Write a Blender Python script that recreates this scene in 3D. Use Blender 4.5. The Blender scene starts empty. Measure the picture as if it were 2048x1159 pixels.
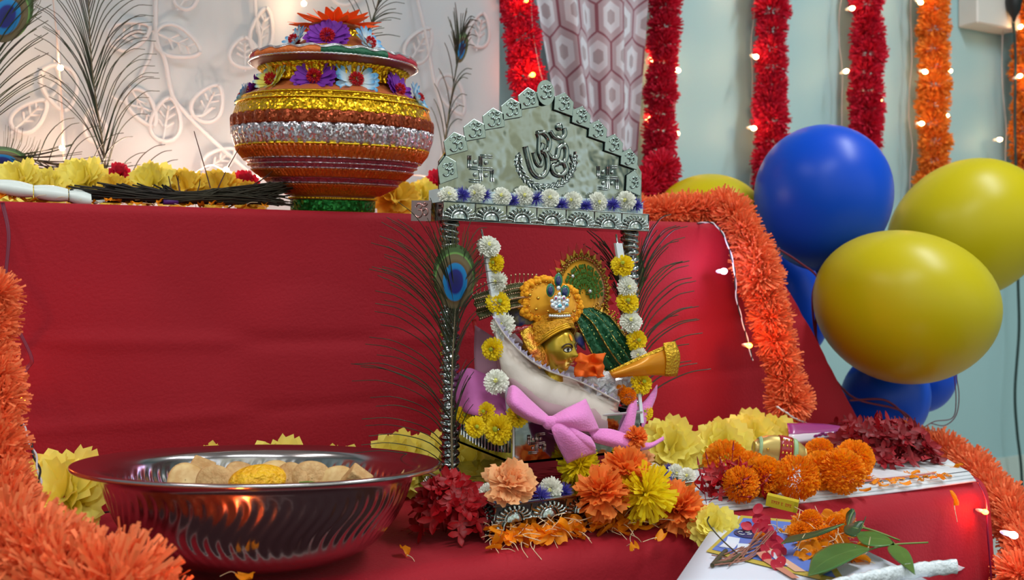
import bpy, math, random
from mathutils import Vector, Matrix, noise
C = bpy.context.scene
R = math.radians
# ------------------------------------------------------------------ camera
F, HY, AL = 1877.0, 545.0, R(27)
CA, SA = math.cos(AL), math.sin(AL)
CZ, ZL, ZS = 0.70, 0.41, 0.7844          # camera, ledge and upper shelf heights
YF, YL, YW = 1.245, 0.851, 2.0           # upper step face, ledge front, back wall
cam_d = bpy.data.cameras.new('camera'); cam = bpy.data.objects.new('camera', cam_d)
C.collection.objects.link(cam); C.camera = cam
cam.location = (0, 0, CZ); cam.rotation_euler = (R(90), 0, -AL)
cam_d.sensor_width = 36; cam_d.lens = 36 * F / 2048; cam_d.shift_y = -(579.5 - HY) / 2048
cam_d.clip_start = 0.02
cam_d.dof.use_dof = True; cam_d.dof.focus_distance = 1.10; cam_d.dof.aperture_fstop = 7.0
# ------------------------------------------------------------------ light
w = bpy.data.worlds.new('world'); C.world = w; w.use_nodes = True
WB = w.node_tree.nodes['Background']; WB.inputs[1].default_value = 0.80
_N = w.node_tree.nodes; _L = w.node_tree.links; _tc = _N.new('ShaderNodeTexCoord'); _nz = _N.new('ShaderNodeTexNoise'); _nz.inputs['Scale'].default_value = 4.5; _nz.inputs['Detail'].default_value = 1.5
_cr = _N.new('ShaderNodeValToRGB'); _e = _cr.color_ramp.elements; _e[0].position = 0.36; _e[0].color = (0.06, 0.11, 0.11, 1); _e[1].position = 0.66; _e[1].color = (1.0, 1.12, 1.14, 1)
_x = _e.new(0.46); _x.color = (0.50, 0.50, 0.34, 1); _x = _e.new(0.56); _x.color = (0.80, 0.90, 0.90, 1)
_L.new(_tc.outputs['Generated'], _nz.inputs['Vector']); _L.new(_nz.outputs['Fac'], _cr.inputs[0]); _sp = _N.new('ShaderNodeSeparateXYZ'); _L.new(_tc.outputs['Generated'], _sp.inputs[0]); _mr = _N.new('ShaderNodeMapRange'); _mr.inputs[1].default_value = -0.22; _mr.inputs[2].default_value = 0.10; _mr.inputs[3].default_value = 0.10; _mr.inputs[4].default_value = 1.15; _L.new(_sp.outputs[2], _mr.inputs[0])
_vm = _N.new('ShaderNodeVectorMath'); _vm.operation = 'SCALE'; _L.new(_cr.outputs[0], _vm.inputs[0]); _L.new(_mr.outputs[0], _vm.inputs['Scale']); _L.new(_vm.outputs[0], WB.inputs[0])   # the dim room behind the viewer
def area(name, loc, rot, sx, sy, e, col):
    l = bpy.data.lights.new(name, 'AREA'); l.shape = 'RECTANGLE'; l.size = sx; l.size_y = sy; l.energy = e; l.color = col
    o = bpy.data.objects.new(name, l); C.collection.objects.link(o); o.location = loc; o.rotation_euler = rot
area('ceiling_tube_light', (0.2, -0.3, 2.45), (0, 0, R(10)), 1.3, 0.25, 14, (0.93, 0.98, 1.0))
area('ceiling_tube_light', (1.9, 0.5, 2.45), (0, 0, R(80)), 1.2, 0.2, 19, (0.93, 0.98, 1.0))
area('ceiling_tube_light', (-0.9, 0.6, 2.45), (0, 0, R(80)), 1.2, 0.2, 9, (1.0, 0.95, 0.9))
C.view_settings.view_transform = 'Standard'; C.view_settings.look = 'None'
C.view_settings.exposure = 0.80; C.view_settings.gamma = 1.0; C.view_settings.use_curve_mapping = False
# ------------------------------------------------------------------ pixel to place
def D(px, Y): return Y / (CA - (px - 1024) / F * SA)
def PD(px, py, d):
    u = (px - 1024) / F
    return Vector((d * (SA + u * CA), d * (CA - u * SA), CZ + (HY - py) / F * d))
def PY(px, py, Y): return PD(px, py, D(px, Y))
def PZ(px, py, z): return PD(px, py, (CZ - z) * F / (py - HY))
FW = Vector((SA, CA, 0)); RT = Vector((CA, -SA, 0)); UP = Vector((0, 0, 1))
# ------------------------------------------------------------------ materials
def lin(c):
    return tuple((v / 255 / 12.92 if v / 255 <= 0.04045 else ((v / 255 + 0.055) / 1.055) ** 2.4) for v in c) + (1,)
MATS = {}
def mat(name, c, rough=0.6, metal=0.0, trans=0.0, var=0.0, bump=0.0, bscale=80, coat=0.0, emit=None, es=0, sheen=0, alpha=1.0, c2=None, nscale=30, btype='NOISE', spec=None, obj=False):
    if name in MATS: return MATS[name]
    m = bpy.data.materials.new(name); m.use_nodes = True; MATS[name] = m
    nt = m.node_tree; N = nt.nodes; L = nt.links; b = N['Principled BSDF']; out = N['Material Output']
    col = lin(c); b.inputs['Base Color'].default_value = col
    b.inputs['Roughness'].default_value = rough; b.inputs['Metallic'].default_value = metal
    if coat: b.inputs['Coat Weight'].default_value = coat; b.inputs['Coat Roughness'].default_value = 0.1
    if sheen: b.inputs['Sheen Weight'].default_value = sheen
    if spec is not None: b.inputs['Specular IOR Level'].default_value = spec
    if alpha < 1: b.inputs['Alpha'].default_value = alpha
    src = None
    if c2:
        tc = N.new('ShaderNodeTexCoord'); nz = N.new('ShaderNodeTexNoise'); nz.inputs['Scale'].default_value = nscale; nz.inputs['Detail'].default_value = 3
        L.new(tc.outputs['Object'], nz.inputs['Vector'])
        mr = N.new('ShaderNodeMapRange'); mr.inputs[1].default_value = 0.38; mr.inputs[2].default_value = 0.62; L.new(nz.outputs['Fac'], mr.inputs[0])
        mx = N.new('ShaderNodeMix'); mx.data_type = 'RGBA'; mx.inputs[6].default_value = col; mx.inputs[7].default_value = lin(c2)
        L.new(mr.outputs[0], mx.inputs[0]); src = mx.outputs[2]
    if var:
        g = N.new('ShaderNodeNewGeometry'); h = N.new('ShaderNodeHueSaturation'); h.inputs['Color'].default_value = col
        if src: L.new(src, h.inputs['Color'])
        mr = N.new('ShaderNodeMapRange'); mr.inputs[3].default_value = 1 - var; mr.inputs[4].default_value = 1 + var * 0.6
        if obj:
            oi = N.new('ShaderNodeObjectInfo'); L.new(oi.outputs['Random'], mr.inputs[0])
        else: L.new(g.outputs['Random Per Island'], mr.inputs[0])
        L.new(mr.outputs[0], h.inputs['Value']); src = h.outputs[0]
    if src: L.new(src, b.inputs['Base Color'])
    if bump:
        tc = N.new('ShaderNodeTexCoord'); bp = N.new('ShaderNodeBump'); bp.inputs['Strength'].default_value = bump; bp.inputs['Distance'].default_value = 0.01
        if btype == 'VORONOI':
            t = N.new('ShaderNodeTexVoronoi'); t.inputs['Scale'].default_value = bscale; o_ = t.outputs['Color']
            # faceted glitter: a random normal tilt per cell
            va = N.new('ShaderNodeVectorMath'); va.operation = 'SUBTRACT'; va.inputs[1].default_value = (0.5, 0.5, 0.5); L.new(o_, va.inputs[0])
            vs = N.new('ShaderNodeVectorMath'); vs.operation = 'SCALE'; vs.inputs['Scale'].default_value = bump; L.new(va.outputs[0], vs.inputs[0])
            g2 = N.new('ShaderNodeNewGeometry'); vv = N.new('ShaderNodeVectorMath'); L.new(g2.outputs['Normal'], vv.inputs[0]); L.new(vs.outputs[0], vv.inputs[1])
            vn = N.new('ShaderNodeVectorMath'); vn.operation = 'NORMALIZE'; L.new(vv.outputs[0], vn.inputs[0]); L.new(vn.outputs[0], b.inputs['Normal'])
            L.new(tc.outputs['Object'], t.inputs['Vector'])
        else:
            t = N.new('ShaderNodeTexNoise'); t.inputs['Scale'].default_value = bscale; t.inputs['Detail'].default_value = 4
            L.new(tc.outputs['Object'], t.inputs['Vector']); L.new(t.outputs['Fac'], bp.inputs['Height']); L.new(bp.outputs[0], b.inputs['Normal'])
    if trans:
        tl = N.new('ShaderNodeBsdfTranslucent'); ms = N.new('ShaderNodeMixShader'); ms.inputs[0].default_value = trans
        tl.inputs['Color'].default_value = col
        if src: L.new(src, tl.inputs['Color'])
        L.new(b.outputs[0], ms.inputs[1]); L.new(tl.outputs[0], ms.inputs[2]); L.new(ms.outputs[0], out.inputs['Surface'])
    if emit:
        b.inputs['Emission Color'].default_value = lin(emit); b.inputs['Emission Strength'].default_value = es
    return m
def ramp_mat(name, stops, attr='col', rough=0.7, trans=0.25, metal=0.0):
    """colour along a petal, read from its own UV (v = 0 at the heart, 1 at the tip)"""
    if name in MATS: return MATS[name]
    m = bpy.data.materials.new(name); m.use_nodes = True; MATS[name] = m
    nt = m.node_tree; N = nt.nodes; L = nt.links; b = N['Principled BSDF']
    uv = N.new('ShaderNodeUVMap'); sp = N.new('ShaderNodeSeparateXYZ'); L.new(uv.outputs[0], sp.inputs[0])
    cr = N.new('ShaderNodeValToRGB'); L.new(sp.outputs[1], cr.inputs[0]); e = cr.color_ramp.elements
    e[0].position = stops[0][0]; e[0].color = lin(stops[0][1]); e[1].position = stops[1][0]; e[1].color = lin(stops[1][1])
    for p, c in stops[2:]:
        x = e.new(p); x.color = lin(c)
    L.new(cr.outputs[0], b.inputs['Base Color']); b.inputs['Roughness'].default_value = rough; b.inputs['Metallic'].default_value = metal
    if trans:
        tl = N.new('ShaderNodeBsdfTranslucent'); ms = N.new('ShaderNodeMixShader'); ms.inputs[0].default_value = trans
        L.new(cr.outputs[0], tl.inputs['Color']); L.new(b.outputs[0], ms.inputs[1]); L.new(tl.outputs[0], ms.inputs[2]); L.new(ms.outputs[0], N['Material Output'].inputs['Surface'])
    return m
# ------------------------------------------------------------------ mesh builder
ORG = {}
class MB:
    def __init__(s): s.v = []; s.f = []; s.uv = {}; s.mi = []; s.cur = 0
    def face(s, f, uvs=None):
        s.f.append(tuple(f)); s.mi.append(s.cur)
        if uvs: s.uv[len(s.f) - 1] = uvs
    def box(s, a, b, M=None):
        n = len(s.v); a = Vector(a); b = Vector(b)
        for x in (a.x, b.x):
            for y in (a.y, b.y):
                for z in (a.z, b.z):
                    p = Vector((x, y, z)); s.v.append(M @ p if M else p)
        for f in ((0, 1, 3, 2), (4, 6, 7, 5), (0, 4, 5, 1), (2, 3, 7, 6), (0, 2, 6, 4), (1, 5, 7, 3)): s.face([n + i for i in f])
    def grid(s, rows, closed=False, M=None):
        n = len(s.v); nr = len(rows); nc = len(rows[0])
        for r in rows:
            for p in r: s.v.append(M @ Vector(p) if M else Vector(p))
        for i in range(nr - 1):
            for j in range(nc if closed else nc - 1):
                k = (j + 1) % nc
                u0, u1 = j / (nc - 1 if nc > 1 else 1), (j + 1) / (nc - 1 if nc > 1 else 1); v0, v1 = i / (nr - 1), (i + 1) / (nr - 1)
                s.face((n + i * nc + j, n + i * nc + k, n + (i + 1) * nc + k, n + (i + 1) * nc + j), ((u0, v0), (u1, v0), (u1, v1), (u0, v1)))
    def lathe(s, prof, seg=48, M=None, rf=None):
        """prof: (r, z); rf(angle, i) scales the radius"""
        rows = []
        for i, (r, z) in enumerate(prof):
            rows.append([Vector(((r * (rf(2 * math.pi * j / seg, i) if rf else 1)) * math.cos(2 * math.pi * j / seg), (r * (rf(2 * math.pi * j / seg, i) if rf else 1)) * math.sin(2 * math.pi * j / seg), z)) for j in range(seg)])
        s.grid(rows, True, M)
    def ball(s, c, r, seg=12, rings=8, sc=(1, 1, 1), M=None):
        c = Vector(c); rows = []
        for i in range(rings + 1):
            t = math.pi * i / rings; t = min(max(t, 0.02), math.pi - 0.02)
            rows.append([c + Vector((r * sc[0] * math.sin(t) * math.cos(2 * math.pi * j / seg), r * sc[1] * math.sin(t) * math.sin(2 * math.pi * j / seg), -r * sc[2] * math.cos(t))) for j in range(seg)])
        s.grid(rows, True, M)
    def tube(s, pts, r, seg=6, r2=None, cap=True, flat=None):
        pts = [Vector(p) for p in pts]; k = len(pts); rows = []
        for i, p in enumerate(pts):
            t = (pts[min(i + 1, k - 1)] - pts[max(i - 1, 0)])
            if t.length < 1e-9: t = Vector((0, 0, 1))
            t.normalize(); a = Vector((0, 1, 0)) if abs(t.y) < 0.9 else Vector((1, 0, 0))
            x = t.cross(a).normalized(); y = x.cross(t).normalized()
            rr = r if r2 is None else r + (r2 - r) * i / (k - 1)
            fy = flat if flat else 1
            rows.append([p + x * rr * math.cos(2 * math.pi * j / seg) + y * rr * fy * math.sin(2 * math.pi * j / seg) for j in range(seg)])
        n = len(s.v); s.grid(rows, True)
        if cap:
            s.face([n + j for j in range(seg)]); m = n + (k - 1) * seg; s.face([m + seg - 1 - j for j in range(seg)])
    def poly(s, pts, th=0.0, nrm=Vector((0, 1, 0))):
        pts = [Vector(p) for p in pts]; n = len(s.v); k = len(pts); s.v += pts; s.face(range(n, n + k))
        if th:
            s.v += [p + nrm * th for p in pts]; s.face([n + k + k - 1 - i for i in range(k)])
            for i in range(k): j = (i + 1) % k; s.face((n + j, n + i, n + k + i, n + k + j))
    def mesh(s, name, mats, org=Vector((0, 0, 0)), smooth=True):
        me = bpy.data.meshes.new(name); me.from_pydata([tuple(v - org) for v in s.v], [], s.f)
        for m in (mats if isinstance(mats, (list, tuple)) else [mats]): me.materials.append(m)
        if s.uv:
            ul = me.uv_layers.new(name='UVMap'); 
            for fi, uvs in s.uv.items():
                p = me.polygons[fi]
                for q, li in enumerate(range(p.loop_start, p.loop_start + p.loop_total)): ul.data[li].uv = uvs[q]
        if any(s.mi): me.polygons.foreach_set('material_index', s.mi)
        if smooth: me.polygons.foreach_set('use_smooth', [True] * len(me.polygons))
        me.update(); return me
    def build(s, name, mats, parent=None, smooth=True, auto=None):
        if parent is not None: org = ORG[parent.name]
        else:
            xs = [v.x for v in s.v]; ys = [v.y for v in s.v]; zs = [v.z for v in s.v]
            org = Vector(((min(xs) + max(xs)) / 2, (min(ys) + max(ys)) / 2, min(zs)))
        me = s.mesh(name, mats, org, smooth)
        if auto: 
            try: me.set_sharp_from_angle(angle=R(auto))
            except Exception: pass
        o = bpy.data.objects.new(name, me); C.collection.objects.link(o)
        if parent is not None: o.parent = parent
        else: o.location = org
        ORG[o.name] = org
        return o
def props(o, label=None, cat=None, group=None, kind=None):
    if label: o['label'] = label
    if cat: o['category'] = cat
    if group: o['group'] = group
    if kind: o['kind'] = kind
    return o
def thing(name, label, cat, loc, group=None):
    o = bpy.data.objects.new(name, None); C.collection.objects.link(o); o.location = loc; o.empty_display_size = 0.01
    ORG[o.name] = Vector(loc); return props(o, label, cat, group)
def inst(me, name, loc, rot=(0, 0, 0), sc=1.0, parent=None, label=None, cat=None, group=None):
    o = bpy.data.objects.new(name, me); C.collection.objects.link(o)
    o.rotation_euler = rot; o.scale = (sc, sc, sc) if isinstance(sc, (int, float)) else sc
    if parent is not None: o.parent = parent; o.location = Vector(loc) - ORG[parent.name]
    else: o.location = loc
    return props(o, label, cat, group)
def copy_tree(o, parent=None):
    c = o.copy(); C.collection.objects.link(c)
    if parent is not None: c.parent = parent
    for ch in list(o.children): copy_tree(ch, c)
    return c
def spl(pts, n=8):
    """Catmull-Rom through the points"""
    P = [Vector(p) for p in pts]; P = [P[0] * 2 - P[1]] + P + [P[-1] * 2 - P[-2]]; out = []
    for i in range(1, len(P) - 2):
        a, b, c, d = P[i - 1:i + 3]
        for k in range(n):
            t = k / n; out.append(0.5 * ((2 * b) + (c - a) * t + (2 * a - 5 * b + 4 * c - d) * t * t + (3 * b - a - 3 * c + d) * t ** 3))
    out.append(P[-2]); return out
def loft(rows, nu=6, nv=6):
    """smooth sheet through traced rows of points"""
    A = [spl(r, nu) for r in rows]
    cols = [spl([A[i][j] for i in range(len(A))], nv) for j in range(len(A[0]))]
    return [[cols[j][i] for j in range(len(cols))] for i in range(len(cols[0]))]
def solid(o, t, off=0):
    md = o.modifiers.new('thickness', 'SOLIDIFY'); md.thickness = t; md.offset = off; return o
def fwdrot(tilt=0.0, yaw=0.0):
    """Euler for a flower whose +Z faces the viewer side, tilted up by tilt"""
    return (R(90) - tilt, 0, -AL + yaw)
# ------------------------------------------------------------------ petals
def fib(i, n, hemi):
    z = 1 - (i + 0.5) / n * (2 if not hemi else 1.12); r = math.sqrt(max(0, 1 - z * z)); a = i * 2.399963
    return Vector((r * math.cos(a), r * math.sin(a), z))
def pom(n, r0, r1, wd, seg=3, bend=0.25, jit=0.15, hemi=False, tip='point', nc=2, ruffle=0.0, squash=1.0, seed=1, prof=None):
    rd = random.Random(seed); m = MB()
    for i in range(n):
        d = (fib(i, n, hemi) + Vector([rd.uniform(-jit, jit) for _ in range(3)])).normalized()
        a = Vector((0, 0, 1)) if abs(d.z) < 0.95 else Vector((1, 0, 0))
        s = d.cross(a).normalized(); s = (Matrix.Rotation(rd.uniform(-0.6, 0.6) if nc > 2 else rd.uniform(0, 6.3), 3, d) @ s); q = d.cross(s).normalized()
        rr = r1 * (1 + rd.uniform(-jit, jit)); bd = rd.uniform(-1, 1) * bend * r1; bs = rd.uniform(-1, 1) * bend * 0.5 * r1; rows = []
        ph = rd.uniform(0, 6)
        for k in range(seg + 1):
            t = k / seg; c = d * (r0 + (rr - r0) * t) + q * bd * t * t + s * bs * t * t
            if prof: wk = wd * prof(t)
            elif tip == 'point': wk = wd * math.sin(math.pi * (0.12 + 0.83 * t))
            elif tip == 'cut': wk = wd * (0.35 + 0.65 * t)
            else: wk = wd * (0.25 + 0.75 * math.sin(t * 1.4))
            row = []
            for j in range(nc):
                x = j / (nc - 1) - 0.5; p = c + s * wk * x
                if ruffle: p = p + q * ruffle * r1 * t * math.sin(ph + x * 12) - d * abs(x) ** 2 * wk * 0.5
                if tip == 'serr' and k == seg: p = p + d * (0.09 * r1 if j % 2 else -0.03 * r1)
                row.append(Vector((p.x, p.y, p.z * squash)))
            rows.append(row)
        m.grid(rows)
    return m
# ================================================================== THE SETTING
M_wall = mat('wall_paint', (158, 192, 196), 0.55)
def st(o): o['kind'] = 'structure'; return o
m = MB(); m.box((-2.2, YW, 0), (4.2, YW + 0.1, 2.6)); st(m.build('wall_back', M_wall, smooth=False))
m = MB(); m.box((-2.3, -1.5, 0), (-2.2, YW + 0.1, 2.6)); st(m.build('wall_left', M_wall, smooth=False))
m = MB(); m.box((4.2, -1.5, 0), (4.3, YW + 0.1, 2.6)); st(m.build('wall_right', M_wall, smooth=False))
m = MB(); m.box((-2.3, -1.5, -0.1), (4.3, YW + 0.1, 0)); st(m.build('floor', mat('floor_tile', (190, 188, 180), 0.25), smooth=False))
m = MB(); m.box((-2.3, -1.5, 2.6), (4.3, YW + 0.1, 2.7)); st(m.build('ceiling', mat('ceiling_paint', (235, 238, 236), 0.7), smooth=False))
m = MB(); m.box((-2.2, YW - 0.012, 0), (4.2, YW, 0.10)); st(m.build('baseboard_back', mat('skirting', (190, 205, 200), 0.4), smooth=False))
m = MB(); m.box((-1.9, -1.2, 0.0005), (1.9, 0.82, 0.010)); rug = m.build('reflection_rug', mat('maroon_rug', (52, 16, 22), .95, bump=.6, bscale=300), smooth=False); props(rug, 'added dark maroon rug, out of view, darkening the steel bowl reflections', 'rug')  # unseen rug, added to darken what the steel bowl reflects
# ------------------------------------------------------------------ red cloths
M_red = mat('red_cloth', (162, 14, 34), 0.75, c2=(150, 11, 30), nscale=3, bump=0.12, bscale=260, sheen=0.05, spec=0.3)
def nz(x, y, z, s): return noise.noise(Vector((x * s, y * s, z * s)))
def xr(Y): return 1.17 + (Y - YL) * 0.52                 # slanted right end of the ledge
def bolster_profile():
    pr = [(YF - 0.005, ZL), (YL + 0.03, ZL)]
    for k in range(1, 7):
        a = R(15 * k); pr.append((YL + 0.03 - 0.03 * math.sin(a), ZL - 0.03 + 0.03 * math.cos(a)))
    for k in range(1, 13): pr.append((YL, ZL - 0.03 - k * 0.0315))
    return pr
m = MB(); pr = bolster_profile(); rows = []
for (y, z) in pr:
    row = []
    for j in range(161):
        x = -1.5 + (xr(y) + 1.5) * (1 - (1 - j / 160) ** 1.6)
        drop = max(0, ZL - 0.02 - z)
        f = 0.011 * min(1, drop * 9) * (math.sin(x * 17) + 0.7 * math.sin(x * 41 + 2) * (1 if x > 0.7 else 0.3))
        row.append(Vector((x, y - abs(f) + 0.004 * nz(x, y, z, 5) * min(1, drop * 9), z + (0.0014 * nz(x, y, z, 7) if drop == 0 and y < YF else 0))))
    rows.append(row)
m.grid(rows)
side = [[r[-1] + Vector((0.0, 0, 0)) for r in rows[:8]]]
for k in range(1, 9):
    side.append([Vector((p.x + 0.012 * math.sin(p.y * 40), p.y, max(0.002, p.z - k * 0.051))) for p in side[0]])
m.grid(side)
lower = m.build('red_tablecloth', M_red); props(lower, 'red cloth over the low front ledge, under the swing and the steel bowl', 'tablecloth')
# upper step: flat top, front face that flares to the right
def xt(z): return 1.085 + (ZS - z) / (ZS - ZL) * 0.30 * (1 - 0.12 * (ZS - z) / (ZS - ZL))
m = MB(); rows = []
def cre(x, z):
    h = (ZS - z)
    a = 0.0025 * math.exp(-((h - 0.165 - 0.012 * math.sin(x * 3)) / 0.010) ** 2)
    b = 0.0018 * math.exp(-((h - 0.27 + 0.02 * x) / 0.008) ** 2)
    fold = 0.010 * min(1, h * 5) * (0.5 * math.sin(x * 9 + h * 6) + 0.5 * math.sin(x * 21 - h * 9)) * (0.35 + max(0, x - 0.3))
    return a + b + fold + 0.006 * nz(x, h, 0, 4) * min(1, h * 8)
for y in (1.78, 1.6, 1.4, YF + 0.03): rows.append([Vector((-1.6 + (1.085 + 1.6) * j / 150, y, ZS)) for j in range(151)])
for k in range(1, 6):
    a = R(18 * k); rows.append([Vector((-1.6 + (1.085 + 1.6) * j / 150, YF + 0.012 - 0.012 * math.sin(a), ZS - 0.012 + 0.012 * math.cos(a))) for j in range(151)])
for k in range(1, 61):
    z = ZS - 0.012 - k * (ZS - 0.012 - ZL - 0.002) / 60; e = xt(z); row = []
    for j in range(151):
        x = -1.6 + (e + 1.6) * j / 150; row.append(Vector((x, min(YF + 0.0, YF + 0.006 - abs(cre(x, z)) - 0.06 * max(0, ZS - z) ** 1.3), z)))
    rows.append(row)
m.grid(rows)
sd = []
for k in range(0, 31):
    z = ZS - 0.004 - k * (ZS - ZL - 0.01) / 30; e = xt(z) if k else 1.085; yf = min(YF, YF + 0.006 - 0.06 * max(0, ZS - z) ** 1.3)
    sd.append([Vector((e - (0 if i else 0.0) + 0.02 * math.sin(i * 1.3) * (ZS - z) * 2, yf + i * 0.09, z)) for i in range(7)])
m.grid(sd)
upper = m.build('red_tablecloth', M_red); props(upper, 'red cloth falling over the tall upper shelf behind the swing, carrying the pot', 'tablecloth')
# ------------------------------------------------------------------ curtains
M_sheer = mat('sheer_fabric', (220, 224, 230), 0.85, trans=0.5, bump=0.1, bscale=500)
YS = 1.80
m = MB(); rows = []
for k in range(41):
    z = ZS + 0.002 + k * 0.03
    rows.append([Vector((-1.35 + j * 0.0155, YS + 0.012 * math.sin(j * 0.43) * (1 if j > 90 else 0.55) + 0.004 * nz(j * .1, k * .1, 0, 1), z)) for j in range(160)])
def sheer_x(px): return PY(px, 300, YS).x
m.grid([[p for p in r if p.x < sheer_x(1000)] for r in rows])
sheer = m.build('sheer_curtain', M_sheer); props(sheer, 'white sheer curtain woven with pale leafy vines, hung behind the decorated pot', 'curtain')
M_vine = mat('vine_embroidery', (224, 226, 230), 0.95, trans=0.55)
def vine(pts, w, name):
    m = MB(); pp = [PY(x, y, YS - 0.016) for x, y in pts]; m.tube(spl(pp, 8), w * .85, 5, flat=0.12); return m.build(name, M_vine, sheer)
def leaf_shape(cx, cy, ln, wd, ang, name='vine_leaf'):
    m = MB(); d = D(cx, YS) / F; c = PY(cx, cy, YS - 0.016); ca, sa = math.cos(R(ang)), math.sin(R(ang))
    ex = Vector((1.0, 0, 0)); ez = UP
    def W(u, v): return c + ex * ((u * ca - v * sa) * d * 1.05) + ez * ((u * sa + v * ca) * d)
    out = []; k = 24
    for i in range(k):
        t = 2 * math.pi * i / k; out.append((ln / 2 * math.cos(t), wd / 2 * math.sin(t) * (1 - 0.35 * math.cos(t))))
    ring = [W(u, v) for u, v in out] + [W(*out[0])]
    m.tube(ring, 0.0044, 5, flat=0.12)
    m.tube([W(-ln * 0.62, 0), W(ln * 0.3, 0)], 0.0022, 5, flat=0.12)
    for q in (-0.2, 0.0, 0.2):
        for sgn in (-1, 1): m.tube([W(ln * q, 0), W(ln * (q + 0.16), sgn * wd * 0.27)], 0.0022, 5, flat=0.12)
    return m.build(name, M_vine, sheer)
vine([(312, -60), (312, 70), (330, 120), (345, 190), (375, 230), (415, 270), (470, 320), (500, 345)], 0.0055, 'vine_stem')
vine([(308, 60), (300, 110), (275, 160)], 0.004, 'vine_stem'); vine([(505, -60), (512, 30), (520, 90), (500, 130)], 0.0045, 'vine_stem')
vine([(115, 60), (118, 170), (125, 260), (128, 330)], 0.0045, 'vine_stem'); vine([(378, 232), (405, 230), (425, 215)], 0.004, 'vine_stem')
vine([(820, -60), (850, 60), (868, 160), (890, 250), (880, 330)], 0.005, 'vine_stem'); vine([(220, 190), (250, 205), (285, 215)], 0.003, 'vine_stem')
for a in [(260, 68, 80, 50, 30), (356, 85, 85, 60, -20), (375, -10, 60, 38, 60), (333, 238, 88, 52, 82), (418, 205, 80, 52, 65), (285, 215, 80, 42, -60),
          (120, 175, 90, 60, -80), (525, 60, 90, 40, 80), (490, 105, 60, 55, 90), (60, 230, 80, 45, 50), (440, 320, 70, 40, 40), (190, 250, 70, 36, 100),
          (840, 90, 80, 46, 60), (905, 190, 84, 46, -60), (830, 240, 76, 44, 120), (960, 60, 70, 40, 80), (935, 290, 70, 40, 70), (700, -20, 80, 46, 30)]: leaf_shape(*a)
# patterned curtain with long hexagons
def hex_mat():
    m = bpy.data.materials.new('hexagon_print'); m.use_nodes = True; nt = m.node_tree; N = nt.nodes; L = nt.links; b = N['Principled BSDF']; b.inputs['Roughness'].default_value = 0.9
    uv = N.new('ShaderNodeUVMap'); sp = N.new('ShaderNodeSeparateXYZ'); L.new(uv.outputs[0], sp.inputs[0])
    def M(op, a, b_=None, c=None):
        n = N.new('ShaderNodeMath'); n.operation = op
        for i, v in enumerate((a, b_, c)):
            if v is None: continue
            if isinstance(v, (int, float)): n.inputs[i].default_value = v
            else: L.new(v, n.inputs[i])
        return n.outputs[0]
    X = M('MULTIPLY', sp.outputs[0], 5.5); Y = M('MULTIPLY', sp.outputs[1], 3.3)
    def cell(ox, oy):
        fx = M('SUBTRACT', M('FRACT', M('ADD', X, ox)), 0.5); fy = M('SUBTRACT', M('FRACT', M('ADD', Y, oy)), 0.5)
        ax = M('ABSOLUTE', fx); ay = M('ABSOLUTE', fy)
        return M('MAXIMUM', M('MULTIPLY', ax, 2.0), M('ADD', M('MULTIPLY', ay, 2.9), M('MULTIPLY', ax, 0.9)))
    d = M('MINIMUM', cell(0, 0), cell(0.5, 0.5))
    cr = N.new('ShaderNodeValToRGB'); cr.color_ramp.interpolation = 'CONSTANT'; e = cr.color_ramp.elements; L.new(d, cr.inputs[0])
    e[0].position = 0; e[0].color = lin((186, 172, 178)); e[1].position = 0.30; e[1].color = lin((226, 224, 232))
    for p, c in ((0.62, (196, 176, 184)), (0.90, (150, 92, 104))): x = e.new(p); x.color = lin(c)
    L.new(cr.outputs[0], b.inputs['Base Color'])
    tl = N.new('ShaderNodeBsdfTranslucent'); ms = N.new('ShaderNodeMixShader'); ms.inputs[0].default_value = 0.2; L.new(cr.outputs[0], tl.inputs[0])
    L.new(b.outputs[0], ms.inputs[1]); L.new(tl.outputs[0], ms.inputs[2]); L.new(ms.outputs[0], N['Material Output'].inputs[0]); return m
m = MB(); rows = []; YC = 1.88
for k in range(31):
    t = k / 30; py = 420 - t * 520; row = []
    xl = PY(1150 - 95 * t, 0, YC).x; xe = PY(1268 + 32 * t, 0, YC).x; z = PY(1150, py, YC).z
    for j in range(91):
        s = j / 90; row.append(Vector((xl + (xe - xl) * s, YC + (0.020 * math.sin(s * 15.5 + 0.4 * t)) + 0.006 * math.sin(s * 41), z)))
    rows.append(row)
m.grid(rows)
pc = m.build('patterned_curtain', hex_mat()); props(pc, 'mauve and white curtain printed with long hexagons, gathered between the two red garlands', 'curtain')
# ------------------------------------------------------------------ wall box, plug, cable
m = MB(); a = PY(1955, 45, 1.93); b = PY(2022, -60, 1.93); m.box((a.x, 1.93, a.z), (b.x + 0.05, YW, b.z))
sb = m.build('switch_box', mat('white_plastic', (222, 214, 206), 0.4), smooth=False); props(sb, 'white electrical switch box on the wall above the black cable', 'switch box')
mdf = sb.modifiers.new('bevel', 'BEVEL'); mdf.width = 0.004
m = MB(); p = PY(2028, 15, 1.91); m.lathe([(0.004, -0.045), (0.008, -0.03), (0.02, -0.008), (0.024, 0.02), (0.022, 0.05), (0.004, 0.06)], 20, Matrix.Translation(p))
pts = [PY(x, y, 1.925) for x, y in [(2028, 45), (2031, 120), (2030, 250), (2034, 420), (2036, 560), (2038, 660), (2030, 780), (2034, 860), (2042, 930), (2046, 1010)]]
plug = thing('power_plug', 'black power plug with a long cable hanging down the wall', 'plug', p)
m.build('plug_body', mat('black_rubber', (20, 22, 24), 0.5), plug); m = MB(); m.tube(spl(pts, 8), 0.0042, 6); m.build('cable', mat('dark_cable', (28, 52, 50), 0.5), plug)
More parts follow.
